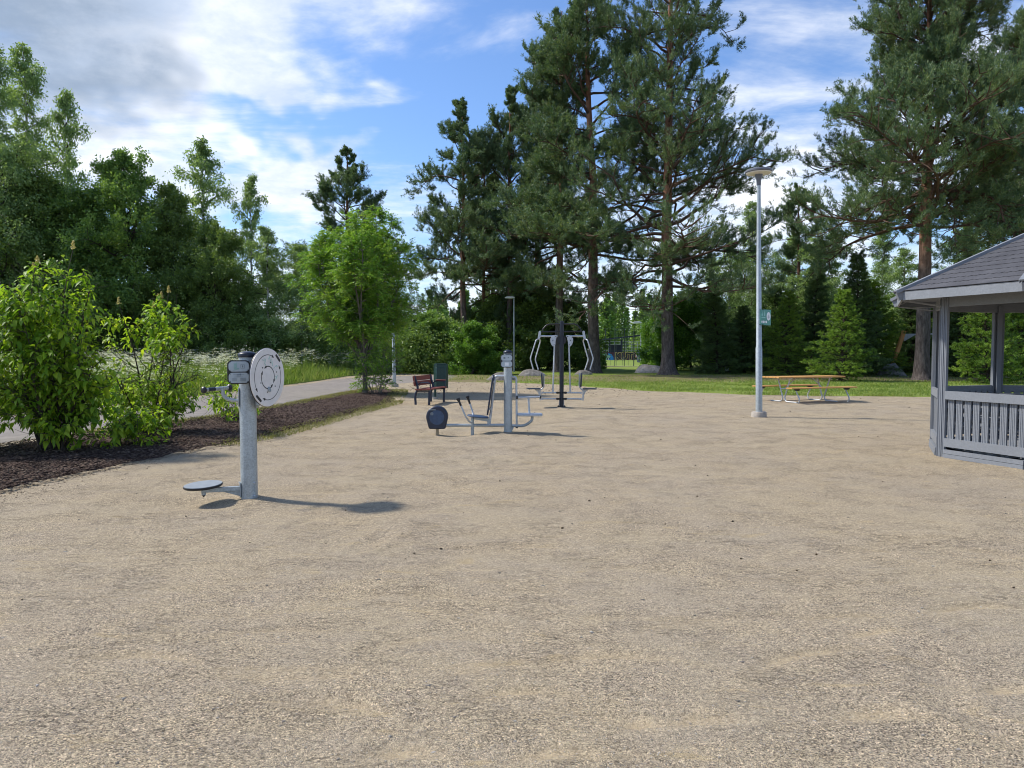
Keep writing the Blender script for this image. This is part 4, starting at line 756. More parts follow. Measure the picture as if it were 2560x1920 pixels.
for (cx_, cy_, w_, nn) in ((-.22, .50, .13, 7), (.05, .62, .10, 3), (.22, .52, .12, 4), (.45, .36, .14, 4), (.52, 0, .09, 4)):
    p = np.array([cx_, cy_]); k = MB()
    for j in range(nn):
        q = np.array([cx_, cy_]) + rs.uniform(-w_, w_, 2); pm = (p + q) / 2 + rs.normal(0, .04, 2)
        k.tube([on(*p, .0042), on(*pm, .0042), on(*q, .0042)], .0022, 5); p = q
    k.build('marker_scribble', M['tag'], disc)
MB().prism(rrect(.06, .17, .015), .012, (.088, -.03, tz(588)), (.4, .9, 0), (0, 0, 1)).box((.135, -.07, tz(598)), (.10, .05, .085), np.array(Matrix.Rotation(R(-25), 3, 'Z'))).lathe([(.03, 0), (.03, .09)], 16, (.135, -.08, tz(500)), (.82, -.4, .2)).build('disc_bracket', M['galv'], tm, .004)
MB().tube([dc - n_ * .14, dc - n_ * .012], .035, 16).tube(fillet([(.07, 0, 1.1), (.14, -.04, 1.12), dc - n_ * .12], .05), .024, 12).build('disc_arm', M['galv'], tm)
# handle
hb = [(tx(288), -.10, tz(481)), (tx(512), .10, tz(470))]
hd = MB().tube(fillet([(-.06, 0, tz(592)), (tx(545), 0, tz(592)), (tx(462), 0, tz(565)), (tx(452), 0, tz(478))], .07), .0185, 14).build('handle_support', M['galv'], tm)
hbr = MB().tube(hb, .019, 14).build('handle_bar', M['galv'], tm)
dirh = unit(np.array(hb[1]) - np.array(hb[0])); p0 = np.array(hb[0])
MB().tube([p0 + dirh * .05, p0 + dirh * .13], .0198, 14).build('grip_tape', M['navy'], hbr)
for p in hb: MB().lathe([(.0, -.022), (.022, -.02), (.034, -.008), (.036, .004), (.030, .016), (.0, .020)], 20, p, dirh).build('end_knob', M['blk'], hbr)
MB().box((-.088, 0, tz(560)), (.012, .07, .19)).build('handle_flange', M['galv'], tm, .003)
# foot plate
fc = np.array([tx(262), 0, tz(1400)]); fax = unit((-.06, -.035, 1))
MB().lathe([(0, -.022), (.178, -.022), (.187, -.014), (.187, 0), (0, .001)], 48, fc, fax).build('foot_plate_rim', M['blk'], tm)
MB().lathe([(.181, .0008), (.181, .006), (0, .0065)], 48, fc, fax).build('foot_plate', M['seatg'], tm)
MB().lathe([(.024, -.05), (.024, -.02)], 16, (tx(165), -.01, tz(1402)), (0, 0, 1)).build('stop_block', M['blk'], tm)
a_ = MB().box(((tx(600) + tx(245)) / 2, 0, tz(1455)), (tx(600) - tx(245), .045, .045)).prism([(tx(425), tz(1474)), (tx(597), tz(1474)), (tx(597), tz(1533))], .012, (0, 0, 0), (1, 0, 0), (0, 0, 1)).build('foot_arm', M['galv'], tm, .003)
MB().lathe([(.022, tz(1500)), (.022, tz(1432))], 18, (tx(266), 0, 0)).build('pivot', M['galv'], tm); MB().lathe([(0, tz(1524)), (.018, tz(1502)), (.022, tz(1499))], 18, (tx(266), 0, 0)).build('pivot_tip', M['blk'], tm)
MB().box((-.088, 0, tz(1470)), (.012, .08, .15)).build('foot_flange', M['galv'], tm, .003)
for (x, y) in ((727, 1402), (727, 1527)): MB().lathe([(.011, 0), (.011, .006), (.006, .012), (0, .013)], 12, (tx(x), -math.sqrt(.083 ** 2 - tx(x) ** 2), tz(y)), unit((tx(x), -.07, 0))).build('bolt', M['galvl'], tm)
for y in (190, 1395, 1515): MB().lathe([(.010, 0), (.010, .006), (0, .010)], 12, (-.094 if y > 200 else .04, 0 if y > 200 else -.073, tz(y)), (-1, 0, 0) if y > 200 else (.5, -.86, 0)).build('bolt', M['galvl'], tm)
for y in (540, 650): MB().lathe([(.008, 0), (.008, .005), (0, .008)], 10, (tx(718), -.083, tz(y)), (.5, -.86, 0)).build('bolt', M['galvl'], tm)

# ---------------------------------------------------------------- leg press
S2_ = .00173
lx_ = lambda x: (x - 1147) * S2_
lz = lambda y: (1302 - y) * S2_
lm = thing('leg_press_machine', 'galvanised post exercise machine with blue seat, backrest and round drum', 'exercise machine', POST2, rot_to(None, POST2[0], POST2[1]))
MB().tube([(0, 0, -.15), (0, 0, 1.49)], .077, 28).build('post', M['galv'], lm)
MB().lathe([(.082, 1.485), (.084, 1.50), (.084, 1.515), (.076, 1.528), (.05, 1.545), (.02, 1.553), (0, 1.554)], 28).build('post_cap', M['blkblue'], lm)
b, ps, pw, ph = sign_panel(lm, lx_(1134), lz(522), .225, .235, -.092)
MB().prism(rrect(.16, .235, .045), .02, (lx_(1188), -.02, lz(522)), (.15, 1, 0), (0, 0, 1)).build('side_panel', M['blk'], lm, .003)
MB().box((lx_(1110), -.1055, ps[0][1]), (.035, .002, .03)).build('pictogram', M['inkl'], ps[0][0]); MB().box((lx_(1150), -.1055, ps[0][1] + .005), (.02, .002, .02)).build('pictogram', M['inkl'], ps[0][0]); MB().box((lx_(1134), -.1055, ps[1][1]), (.07, .002, .06)).build('sticker', M['wht'], ps[1][0])
MB().tube([(lx_(480), 0, lz(1203)), (lx_(1110), 0, lz(1203))], .028, 16).build('rail', M['galv'], lm)
MB().tube(fillet([(0, 0, lz(1208)), (lx_(1330), 0, lz(1210)), (lx_(1405), 0, lz(1150)), (lx_(1402), 0, lz(1095))], .10, 8), .026, 16).build('curved_support', M['galv'], lm)
# drum
dcx, dcz = lx_(397), lz(1112)
ol = [(.198 * math.cos(R(a)), .198 * math.sin(R(a))) for a in range(-22, 203, 9)] + [(-.15, -.21), (-.13, -.222), (.13, -.222), (.155, -.21)]
MB().prism(ol, .17, (dcx, .02, dcz), (1, 0, 0), (0, 0, 1)).build('drum', M['navy'], lm, .02); 
MB().prism(circ(.135, 40), .01, (dcx + .0, -.068, dcz - .01), (1, 0, 0), (0, 0, 1)).build('drum_cover', M['bluep'], lm, .003)
MB().box((dcx - .08, -.0685, dcz + .13), (.12, .004, .010)).build('drum_mark', M['plate'], lm); MB().lathe([(.03, 0), (.03, .003)], 12, (dcx - .09, -.073, dcz + .06), (0, -1, 0)).build('worn_sticker', M['inkl'], lm)
MB().tube([(lx_(397), .0, -.08), (lx_(397), 0, lz(1236))], .028, 14).build('drum_foot', M['tan'], lm)
MB().tube([(lx_(770), 0, -.08), (lx_(770), 0, lz(1120))], .030, 14).build('front_foot', M['galv'], lm)
# handles
for dy, pts in ((-.14, [(652, 985), (702, 1105), (740, 1165), (775, 1180)]), (.14, [(738, 975), (768, 1065), (778, 1120), (778, 1180)])):
    P = [(lx_(x), dy if i < 2 else dy * .5 if i == 2 else 0, lz(y)) for i, (x, y) in enumerate(pts)]
    h = MB().tube(fillet(P, .08), .016, 12).build('handle', M['galvl'], lm)
    a = np.array(P[0]); d = unit(a - np.array(P[1])); MB().lathe([(.017, -.01), (.020, .0), (.018, .05), (.026, .10), (.036, .125), (.034, .14), (0, .145)], 16, a, d).build('grip', M['blk'], h)
sa = R(-8); sr = np.array(Matrix.Rotation(R(6), 3, 'Y'))
V = MB().lathe([(0, -.012), (.19, -.012), (.205, 0), (.19, .012), (0, .016)], 40, (0, 0, 0)); 
for v_ in V.V: v_[:, 1] *= .95; v_[:] = v_ @ sr.T + np.array([lx_(828), 0, lz(1108)])
V.build('seat', M['bluep'], lm)
MB().prism([(lx_(790), lz(1118)), (lx_(935), lz(1128)), (lx_(935), lz(1162)), (lx_(900), lz(1158)), (lx_(790), lz(1140))], .07, (0, 0, 0), (1, 0, 0), (0, 0, 1)).build('seat_bracket', M['galv'], lm, .004)
MB().box((lx_(942), 0, lz(1160)), (.05, .05, .10)).build('backrest_foot', M['galv'], lm, .003)
ba = np.array([lx_(992), 0, lz(668)]); bb = np.array([lx_(930), 0, lz(1092)]); bd = unit(ba - bb)
MB().prism(rrect(.30, np.linalg.norm(ba - bb), .10, 8), .030, (ba + bb) / 2, (0, 1, 0), bd).build('backrest', M['navy'], lm, .008)
fr = MB().tube(fillet([(lx_(950), 0, lz(1200)), (lx_(1012), 0, lz(682)), (lx_(1105), 0, lz(682))], .05), .024, 14).build('backrest_frame', M['galvl'], lm)
for y, x in ((745, 993), (1028, 950)): MB().box((lx_(x), 0, lz(y)), (.045, .09, .04)).build('backrest_clamp', M['galvl'], lm, .003)
MB().tube(fillet([(.06, 0, lz(688)), (lx_(1235), 0, lz(692)), (lx_(1240), 0, lz(1228))], .085, 8), .019, 14).build('right_upright', M['galvl'], lm); MB().lathe([(.022, 0), (.022, .02)], 12, (lx_(1240), 0, lz(1234))).build('foot_stop', M['blk'], lm)
MB().prism([(.075, lz(1195)), (.12, lz(1215)), (.075, lz(1265))], .012, (0, 0, 0), (1, 0, 0), (0, 0, 1)).build('gusset', M['galv'], lm)
rb = MB().tube([(lx_(1240), -.05, lz(907)), (lx_(1492), .05, lz(905))], .017, 12).build('foot_bar', M['galvl'], lm)
for p in ((lx_(1242), -.05, lz(907)), (lx_(1490), .05, lz(905))): MB().lathe([(.03, -.012), (.036, 0), (.03, .012)], 16, p, (1, .2, 0)).build('end_knob', M['blk'], rb)
MB().tube([(lx_(1364), 0, lz(912)), (lx_(1374), 0, lz(1085))], .019, 12).build('bar_post', M['galvl'], lm)
MB().prism(rrect(.46, .30, .05, 6), .045, (lx_(1378), 0, lz(1090)), (1, 0, -.0), (0, 1, 0)).build('right_seat', M['galvl'], lm, .015)

# ---------------------------------------------------------------- chest press
S3_ = .001688
cm = thing('chest_press_machine', 'double sided black column machine with grey swing arms and seats', 'exercise machine', POST3, rot_to(None, POST3[0], POST3[1]))
cz = lambda y: (1527 - y) * S3_
MB().tube([(0, 0, -.05), (0, 0, 2.30)], .057, 24).build('column', M['blkblue'], cm); MB().lathe([(.059, 2.295), (.059, 2.31), (.03, 2.325), (0, 2.328)], 24).build('column_cap', M['blk'], cm)
k = MB().box((0, 0, .035), (.22, .22, .012))
for sx in (-1, 1):
    for sy in (-1, 1): k.lathe([(.012, .04), (.012, .06), (0, .062)], 8, (sx * .085, sy * .085, 0))
k.build('base_plate', M['blk'], cm)
for s in (-1, 1): MB().box((s * .064, 0, .13), (.012, .08, .22)).build('side_channel', M['galvl'], cm)
MB().tube(fillet([(-.51, 0, cz(320)), (-.51, 0, cz(285)), (-.39, 0, cz(203)), (.39, 0, cz(199)), (.51, 0, cz(285)), (.51, 0, cz(318))], .11, 7), .018, 12).tube([(-.53, 0, cz(320)), (.53, 0, cz(317))], .018, 12).build('top_frame', M['blk'], cm)
MB().prism(circ(.125, 28), .05, (0, .0, cz(455)), (1, 0, 0), (0, 0, 1)).build('hub', M['blk'], cm, .004)
def CX(x, s): return s * (1051 - x) * -S3_ * -1 if False else s * (1051 - x) * S3_
for s in (-1, 1):
    q = lambda x: s * (1051 - x) * S3_      # left-side pixel x mirrored
    MB().tube([(q(705), 0, cz(390)), (q(985), 0, cz(392))], .024, 12).build('cross_tube', M['galvl'], cm)
    MB().prism([(q(690), cz(312)), (q(712), cz(305)), (q(727), cz(318)), (q(712), cz(425)), (q(690), cz(435)), (q(672), cz(422))], .03, (0, -.01, 0), (1, 0, 0), (0, 0, 1)).build('link_plate', M['galvl'], cm, .004)
    for off in (0, 1):
        pts = [(690, 432), (650, 450), (557, 745), (605, 915)] if off == 0 else [(700, 432), (712, 470), (628, 762), (680, 922)]
        yy = -.16 if off == 0 else .12
        h = MB().tube(fillet([(q(pts[0][0]), 0, cz(pts[0][1])), (q(pts[1][0]), yy, cz(pts[1][1])), (q(pts[2][0]), yy, cz(pts[2][1])), (q(pts[3][0]), yy, cz(pts[3][1]))], .05), .0165, 12).build('hand_lever', M['galvl'], cm)
    # half-moon plate
    o1 = [(q(978), cz(378)), (q(940), cz(374)), (q(900), cz(390)), (q(873), cz(430)), (q(872), cz(480)), (q(888), cz(525)), (q(912), cz(552)), (q(945), cz(552)), (q(952), cz(520)), (q(955), cz(470)), (q(966), cz(425))]
    pl_ = MB().prism(o1 if s < 0 else o1[::-1], .014, (0, -.07, 0), (1, 0, 0), (0, 0, 1)).build('half_moon_plate', M['galvl'], cm, .003)
    for (x, y) in ((958, 398), (912, 460), (932, 528)): MB().lathe([(.012, 0), (.012, .006), (0, .01)], 10, (q(x), -.077, cz(y)), (0, -1, 0)).build('bolt', M['ink'], pl_)
    MB().tube([(q(937), -.05, cz(545)), (q(914), -.05, cz(1262))], .021, 12).box((q(914), -.05, cz(1265)), (.055, .05, .045)).build('drop_tube', M['galvl'], cm)
    for y in (1286, 1383):
        MB().tube([(q(735), -.05, cz(y)), (q(990), -.05, cz(y))], .020, 12).build('lower_arm', M['galvl'], cm)
        MB().prism([(q(965), cz(y) - .018), (q(965), cz(y) + .018), (q(985), cz(y) + .03), (q(1022), cz(y) + .02), (q(1022), cz(y) - .02), (q(985), cz(y) - .03)][::(-1 if s > 0 else 1)], .09, (0, -.03, 0), (1, 0, 0), (0, 0, 1)).build('hinge_block', M['blk'], cm, .004)
    MB().box((q(712), -.05, cz(1318)), (.035, .07, .30)).box((q(745), -.05, cz(1286)), (.05, .05, .06)).box((q(745), -.05, cz(1383)), (.05, .05, .06)).build('end_plate', M['galvl'], cm, .004)
    MB().prism([(q(x), cz(y)) for x, y in ((620, 1228), (718, 1228), (718, 1385), (700, 1375), (695, 1320), (670, 1270), (640, 1248))][::(-1 if s > 0 else 1)], .05, (0, -.05, 0), (1, 0, 0), (0, 0, 1)).build('seat_bracket', M['galvl'], cm, .003)
    MB().prism(rrect(.37, .36, .06), .02, (q(607), -.05, cz(1221)), (1, 0, 0), (0, 1, 0)).build('seat', M['navy'], cm, .004)
    MB().prism(rrect(.34, .37, .10, 8), .035, (q(742), -.05, cz(1082)), (0, 1, 0), unit((s * .06, 0, 1))).build('backrest', M['navy'], cm, .006)
    MB().tube(fillet([(q(768), -.05, cz(975)), (q(772), -.05, cz(1195)), (q(722), -.05, cz(1245))], .06), .019, 10).build('backrest_tube', M['galvl'], cm)

# ---------------------------------------------------------------- bench, bin
bp = G(413.5, 405); wdir = unit((.24, .97, 0)); bn = thing('park_bench', 'red brown slatted bench with dark curved legs at the end of the mulch', 'bench', bp, math.atan2(wdir[1], wdir[0]) )
# local x = along the bench (away), local -y = forward (to the right)
fw = -1
for x in (.12, 1.38):
    MB().tube(fillet([(x, -.02, 0), (x, .0, .28), (x, -.10, .46), (x, .02, .82)], .12, 6), .034, 10).build('rear_leg', M['navy'], bn)
    MB().tube([(x, fw * .42, .0), (x, fw * .44, .40)], .034, 10).build('front_leg', M['navy'], bn)
    MB().tube([(x, -.04, .385), (x, fw * .46, .395)], .022, 8).build('seat_bar', M['navy'], bn)
    ar = MB().tube(fillet([(x, -.06, .50), (x, -.12, .60), (x, -.20, .63), (x, -.46, .62), (x, -.47, .42)], .07), .018, 8).build('armrest', M['navy'], bn)
MB().box((1.38, -.33, .655), (.06, .32, .028)).build('armrest_board', M['rwood'], bn, .006)
k = MB()
for i in range(4): k.box((.75, -.085 - i * .115, .432 + .004 * i), (1.5, .105, .036))
k.build('seat', M['rwood'], bn, .006)
k = MB()
for i, z in enumerate((.60, .745)): k.box((.75, -.035 + (z - .46) * .14, z), (1.5, .034, .135), np.array(Matrix.Rotation(R(-8), 3, 'X')))
k.build('backrest', M['rwood'], bn, .006)
bi = G(433, 397.5); bi2 = AT(441, 390, 23.6)
bt = thing('litter_bin', 'dark green litter bin on a post behind the bench', 'litter bin', (bi2[0], 23.6, 0), R(8))
hx_ = [(-.225, -.05), (-.145, -.20), (.145, -.20), (.225, -.05), (.225, .13), (.16, .2), (-.16, .2), (-.225, .13)]
MB().prism(hx_, .66, (0, 0, .35), (1, 0, 0), (0, 1, 0), 0).prism([(x * .99, y * .99) for x, y in hx_], .10, (0, .0, 1.005), (1, 0, 0), (0, 1, 0), 0).build('bin_body', M['green'], bt, .012)
MB().prism([(-.15, -.21), (.15, -.21), (.18, .2), (-.18, .2)], .018, (0, 0, 1.10), (1, 0, 0), (0, 1, 0), 0).build('lid', M['green'], bt, .005)
k = MB()
for i in range(5): k.box((-.11 + i * .055, -.202, .66), (.006, .008, .58))
k.build('front_ribs', M['green'], bt)
MB().tube([(-.18, .05, 0), (-.18, .05, .40)], .035, 12).build('bin_post', M['green'], bt); MB().lathe([(.09, 0), (.085, .07), (0, .075)], 16, (-.18, .05, 0)).build('concrete_foot', M['conc'], bt)

# ---------------------------------------------------------------- lamps
def lamp(root, h=5.75, mtp='galv'):
    MB().tube([(0, 0, .1), (0, 0, 1.6), (0, 0, 1.62), (0, 0, h - .25)], [.075, .073, .063, .042], 20).build('pole', M[mtp], root)
    MB().lathe([(.17, -.05), (.17, .10), (.155, .125), (0, .128)], 28).build('concrete_base', M['conc'], root)
    MB().lathe([(.048, h - .26), (.052, h - .14), (.088, h - .03), (.088, h - .01)], 24).build('lamp_neck', M['lamph'], root)
    hd = MB().lathe([(.10, h + .005), (.275, h + .02), (.30, h + .04), (.30, h + .075), (.28, h + .092), (.12, h + .105), (0, h + .106)], 40).build('lamp_head', M['lamph'], root)
    MB().lathe([(.09, h - .012), (.275, h + .006), (.285, h + .022), (.09, h + .012)], 36).build('lens', M['lens'], hd)
l1 = thing('street_lamp', 'tall galvanised lamp post with flat round head carrying the green sign', 'street lamp', LAMP); lamp(l1, 5.56); l1.rotation_euler = (0, -.016, 0)
l2 = copy_tree(l1); p = G(394.5, 387); l2.location = (p[0], p[1], 0); l2['label'] = 'galvanised lamp post mostly hidden behind the bright green rowan'
l2.name = 'street_lamp'
# green sign strapped to the lamp
sg = thing('park_sign', 'small green park sign with white oval strapped to the lamp post', 'sign', (LAMP[0], LAMP[1], 2.12))
sx_ = unit((.75, .665, 0)); org = np.array([-.030, -.098, .18])
def sgp(out, th, c, z0): return MB().prism(out, th, org + sx_ * c[0] + np.array([0, 0, c[1]]), sx_, (0, 0, 1), z0)
pn = sgp(rrect(.44, .36, .012), .006, (.22, 0), 0).build('sign_plate', M['signg'], sg)
sgp(circ(.085, 32, 0, 0, .098), .002, (.335, .028), .0065).build('white_oval', M['wht'], pn)
for i in range(4): sgp(circ(.026, 16, 0, 0, .030), .002, (.05 + .064 * i, -.105), .0065).build('symbol_disc', M['wht'], pn)
for (x, z, w_, h_) in ((.11, -.005, .17, .022),): sgp(rrect(w_, h_, .003), .002, (x, z), .0065).build('title_bar', M['signl'], pn)
k = sgp([(-.03, -.04), (.03, -.04), (.02, .05), (0, .09), (-.015, .04)], .002, (.16, .075), .0065); k.V += sgp([(-.035, -.03), (.03, -.04), (.0, .06)], .002, (.055, .07), .0065).V; k.F += [tuple(i + k.n for i in f) for f in sgp([(-.035, -.03), (.03, -.04), (.0, .06)], .002, (.055, .07), .0065).F]; k.n = sum(len(v) for v in k.V)
k.build('leaf_marks', M['signl'], pn)
for i, (z, w_) in enumerate(((.055, .06), (.035, .09), (.018, .07), (0, .09), (-.018, .05))): sgp(rrect(w_, .006, .002), .002, (.335, z), .009).build('small_text', M['inkl'], pn)
for z in (.17, -.165): MB().tube([(.07 * math.cos(R(a)), .07 * math.sin(R(a)), .18 + z) for a in range(0, 361, 20)], .006, 6).build('strap', M['blk'], sg)
# far lamps
def lamp2(u, v, h, label, side=-1):
    p = G(u, v); o = thing('street_lamp', label, 'street lamp', (p[0], p[1], 0)); MB().tube([(0, 0, 0), (0, 0, h)], [.075, .045], 12).build('pole', M['galv'], o)
    MB().prism([(side * x, z) for x, z in ((-.06, -.02), (.2, -.06), (.62, -.04), (.66, .02), (.5, .09), (.1, .10), (-.06, .05))][::side], .26, (0, 0, h), (1, 0, 0), (0, 0, 1)).build('lamp_head', M['wht'], o, .03); return o
lamp2(514, 372, 5.2, 'distant slim lamp post with white one-sided head behind the leg press')
l4 = thing('street_lamp', 'far small lamp post beside the graffiti wall', 'street lamp', (XU(640.5, 80), 80, 0)); MB().tube([(0, 0, 0), (0, 0, 4.4)], [.07, .05], 10).build('pole', M['galvl'], l4); MB().prism([(-.95, -.02), (-.7, .1), (-.2, .14), (.05, .06), (.05, -.06), (-.8, -.12)][::-1], .3, (0, 0, 4.45), (1, 0, 0), (0, 0, 1)).build('lamp_head', M['wht'], l4, .02)

# ---------------------------------------------------------------- picnic table
A0 = np.array([7.62, 22.1]); A1 = np.array([9.95, 23.0]); mid = (A0 + A1) / 2; ang = math.atan2(*(A1 - A0)[::-1]); LT = np.linalg.norm(A1 - A0)
pt = thing('picnic_table', 'orange wooden picnic table with attached benches on grey tube legs', 'picnic table', (mid[0], mid[1], 0), ang)
k = MB()
for i in range(5): k.box((0, (i - 2) * .148, .745), (LT, .138, .04))
k.build('table_top', M['owood'], pt, .005)
for s in (-1, 1):
    k = MB()
    for i in range(2): k.box((0, s * .74 + (i - .5) * .13, .45), (LT * .97, .122, .036))
    k.build('bench_seat', M['owood'], pt, .005)
for x in (-LT * .30, LT * .30):
    for s in (-1, 1):
        MB().tube(fillet([(x, s * .26, .72), (x, s * .035, .12), (x, s * .10, .02), (x, s * .55, .018)], .09, 6), .021, 10).build('table_leg', M['galvl'], pt)
    MB().box((x, 0, .712), (.04, .66, .02)).tube([(x, -.13, .40), (x, .13, .40)], .015, 8).build('leg_brace', M['galvl'], pt)
    MB().tube([(x, 0, .38), (x - math.copysign(.42, x), 0, .70)], .014, 8).build('diagonal_brace', M['galvl'], pt)
for x in (-LT * .37, LT * .37):
    for s in (-1, 1):
        MB().tube(fillet([(x, s * .70, .42), (x, s * .72, .34), (x, s * .86, .12), (x, s * .80, .015)], .08, 6), .019, 10).build('bench_leg', M['galvl'], pt)
        MB().prism([(-.12, .43), (.12, .43), (.06, .375), (-.06, .375)], .05, (x, s * .74, 0), (0, 1, 0), (0, 0, 1)).build('bench_bracket', M['blk'], pt)

# ---------------------------------------------------------------- gazebo
gz = thing('gazebo', 'grey painted octagonal wooden gazebo with dark felt roof at the right edge', 'gazebo', (GZ_O[0], GZ_O[1], 0))
ap = lambda r, i: np.array([r * math.cos(GZ_A + i * R(45)), r * math.sin(GZ_A + i * R(45)), 0.0])
ZE, ZA, RE = 2.40, 3.50, GZ_R + .60
def grooved(mb, c, ux, uy, w_, d_, z0, z1, ng=3):        # vertical board with grooves on its outer (+uy) face
    pts = [(-w_ / 2, -d_ / 2), (w_ / 2, -d_ / 2), (w_ / 2, d_ / 2)]; st = w_ / (ng + 1)
    for g in range(ng, 0, -1): gx = -w_ / 2 + st * g; pts += [(gx + .004, d_ / 2), (gx, d_ / 2 - .008), (gx - .004, d_ / 2)]
    pts += [(-w_ / 2, d_ / 2)]; ux = unit(ux); uy = unit(uy); mb.prism(pts, z1 - z0, np.array([c[0], c[1], z0]), ux, uy, 0)
for i in range(8):
    p = ap(GZ_R, i); o = unit(p); tn = np.array([-o[1], o[0], 0]); k = MB()
    for s in (-1, 1):
        d = unit(ap(GZ_R, i + s) - p); nrm = np.array([d[1], -d[0], 0]); nrm = nrm if nrm @ o > 0 else -nrm
        for j, off in ((0, .030), (1, .076)): grooved(k, p + d * off + nrm * (.012 if j == 0 else .002), d if np.cross(d, nrm)[2] > 0 else -d, nrm, .044, .045, -.05, 2.30, 1)
    grooved(k, p - o * .045, tn * -1 if np.cross(-tn, o)[2] > 0 else tn, o, .07, .07, -.05, 2.28, 1)
    k.build('post', M['gwood'], gz, .0)
for i in range(8):
    a, b_ = ap(GZ_R, i), ap(GZ_R, i + 1); d = unit(b_ - a); nrm = unit((a + b_) / 2); L = np.linalg.norm(b_ - a); c = (a + b_) / 2
    # top ring beams
    k = MB(); k.beam(a + [0, 0, 2.24] - nrm * .02, b_ + [0, 0, 2.24] - nrm * .02, .05, .14); k.build('ring_beam', M['gwoodx'], gz)
    if i == 3: continue                                   # doorway
    a2, b2 = a + d * .10, b_ - d * .10; k = MB()
    for (z, h_, t_) in ((.90, .12, .045), (.215, .12, .045)): k.beam(a2 + [0, 0, z] + nrm * .012, b2 + [0, 0, z] + nrm * .012, t_, h_)
    k.beam(a2 + [0, 0, .085] + nrm * .02, b2 + [0, 0, .085] + nrm * .02, .06, .055); k.beam(a2 + [0, 0, .025] + nrm * .022, b2 + [0, 0, .025] + nrm * .022, .062, .055)
    ns = 9; 
    for j in range(ns):
        q = a2 + (b2 - a2) * ((j + .5) / ns); dd = d if np.cross(d, nrm)[2] > 0 else -d; grooved(k, q - nrm * .022, dd, nrm, .092, .026, .24, .87, 3)
    k.build('railing', M['gwoodx'], gz)
    k = MB(); 
    for j in range(3): k.beam(a * (.93 - j * .065) + [0, 0, .44], b_ * (.93 - j * .065) + [0, 0, .44], .085, .03)
    for z in (.56, .68, .80): k.beam(a * .955 + [0, 0, z], b_ * .955 + [0, 0, z], .02, .06)
    k.build('inner_bench', M['gwoodw'], gz)
fl = MB()
for j in range(17):
    y = -1.5 + j * .19; hw = math.sqrt(max(.01, 1.60 ** 2 - y * y)); fl.box((0, y, .115), (2 * hw, .165, .028))
fl.build('floor_deck', M['gwoodw'], gz)
mm = MB(); mm.prism([tuple(ap(GZ_R - .03, i)[:2]) for i in range(8)], .02, (0, 0, .07), (1, 0, 0), (0, 1, 0)); mm.build('floor_base', M['blk'], gz)
rf = MB(); und = MB()
apx = np.array([0, 0, ZA])
for i in range(8):
    a, b_ = ap(RE, i) + [0, 0, ZE], ap(RE, i + 1) + [0, 0, ZE]; nC = 15; nrm = unit(np.cross(b_ - a, apx - a)); nrm = nrm if nrm[2] > 0 else -nrm
    und.add([a - nrm * .05, b_ - nrm * .05, apx - nrm * .05, a - nrm * .01, b_ - nrm * .01, apx - nrm * .01], [(0, 2, 1), (3, 4, 5), (0, 1, 4, 3)])
    for c in range(nC):
        t0, t1 = c / nC, min(1, (c + 1.15) / nC); pa_, pb_ = a + (apx - a) * t0, b_ + (apx - b_) * t0; qa, qb = a + (apx - a) * t1, b_ + (apx - b_) * t1; L = np.linalg.norm(pb_ - pa_); m_ = max(2, int(L / .055)); up_ = unit(apx - (a + b_) / 2); V = []
        for j in range(m_ + 1):
            s = j / m_; wv = .012 * math.cos((s * L / .11 + (c % 2) * .5) * 2 * math.pi) if c else 0; V.append(pa_ + (pb_ - pa_) * s + up_ * wv + nrm * .012); 
        V2 = [qa + (qb - qa) * j / m_ + nrm * .004 for j in range(m_ + 1)]; V3 = [v - nrm * .007 for v in V]
        Fs = [(j, j + 1, m_ + 2 + j, m_ + 1 + j) for j in range(m_)] + [(2 * (m_ + 1) + j, 2 * (m_ + 1) + j + 1, j + 1, j) for j in range(m_)]
        rf.add(V + V2 + V3, Fs)
roof = rf.build('roof', M['roof'], gz, 0, 20); und.build('roof_underside', M['gwoodx'], gz)
for i in range(8):
    a, b_ = ap(RE, i) + [0, 0, ZE], ap(RE, i + 1) + [0, 0, ZE]; nrm = unit((a + b_) / 2 * [1, 1, 0]); d = unit(b_ - a)
    MB().beam(a + d * .03 - nrm * .02 + [0, 0, -.075], b_ - d * .03 - nrm * .02 + [0, 0, -.075], .03, .115).build('fascia', M['gwoodx'], gz, .003)
    o_ = unit(a * [1, 1, 0]); sl = unit(apx - a); k = MB(); k.beam(a - sl * .09 + [0, 0, .035], apx - sl * .05 + [0, 0, .035], .10, .022); 
    for s in (-1, 1): sd_ = np.cross(sl, UPV) * s; k.beam(a - sl * .09 + unit(sd_) * .045 + [0, 0, .018], apx - sl * .05 + unit(sd_) * .045 + [0, 0, .018], .012, .045)
    k.build('hip_cap', M['gwoodx'], gz, .002)
    MB().beam(a + o_ * .045 + [0, 0, -.085], a + sl * 2.4 + [0, 0, -.085], .05, .11).build('rafter', M['gwoodx'], gz)
    MB().beam(a * [1, 1, 0] * .985 + [0, 0, ZE - .135], ap(GZ_R, i) * .97 + [0, 0, 2.17], .03, .02).build('soffit_strip', M['gwoodw'], gz)

# ---------------------------------------------------------------- leaning post with rail behind the dark boulder
q0 = AT(889.5, 364, 45.5); q1 = AT(900.5, 331, 45.5)
lp = thing('leaning_post', 'leaning orange timber post with a thin steel rail behind the dark boulder', 'timber post', (q0[0], 45.5, 0))
d = np.array([q1[0] - q0[0], 0, q1[2] - q0[2]]); d = d / d[2]; 
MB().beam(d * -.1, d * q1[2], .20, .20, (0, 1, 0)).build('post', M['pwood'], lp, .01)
top = d * (q1[2] - .22); k = MB().tube([top, top + [3.2, .5, .05]], .045, 8); k.prism([(0, 0), (.7, 0), (0, -.4)], .03, top + [.08, 0, 0], (1, 0, 0), (0, 0, 1)); k.build('steel_rail', M['galvl'], lp)

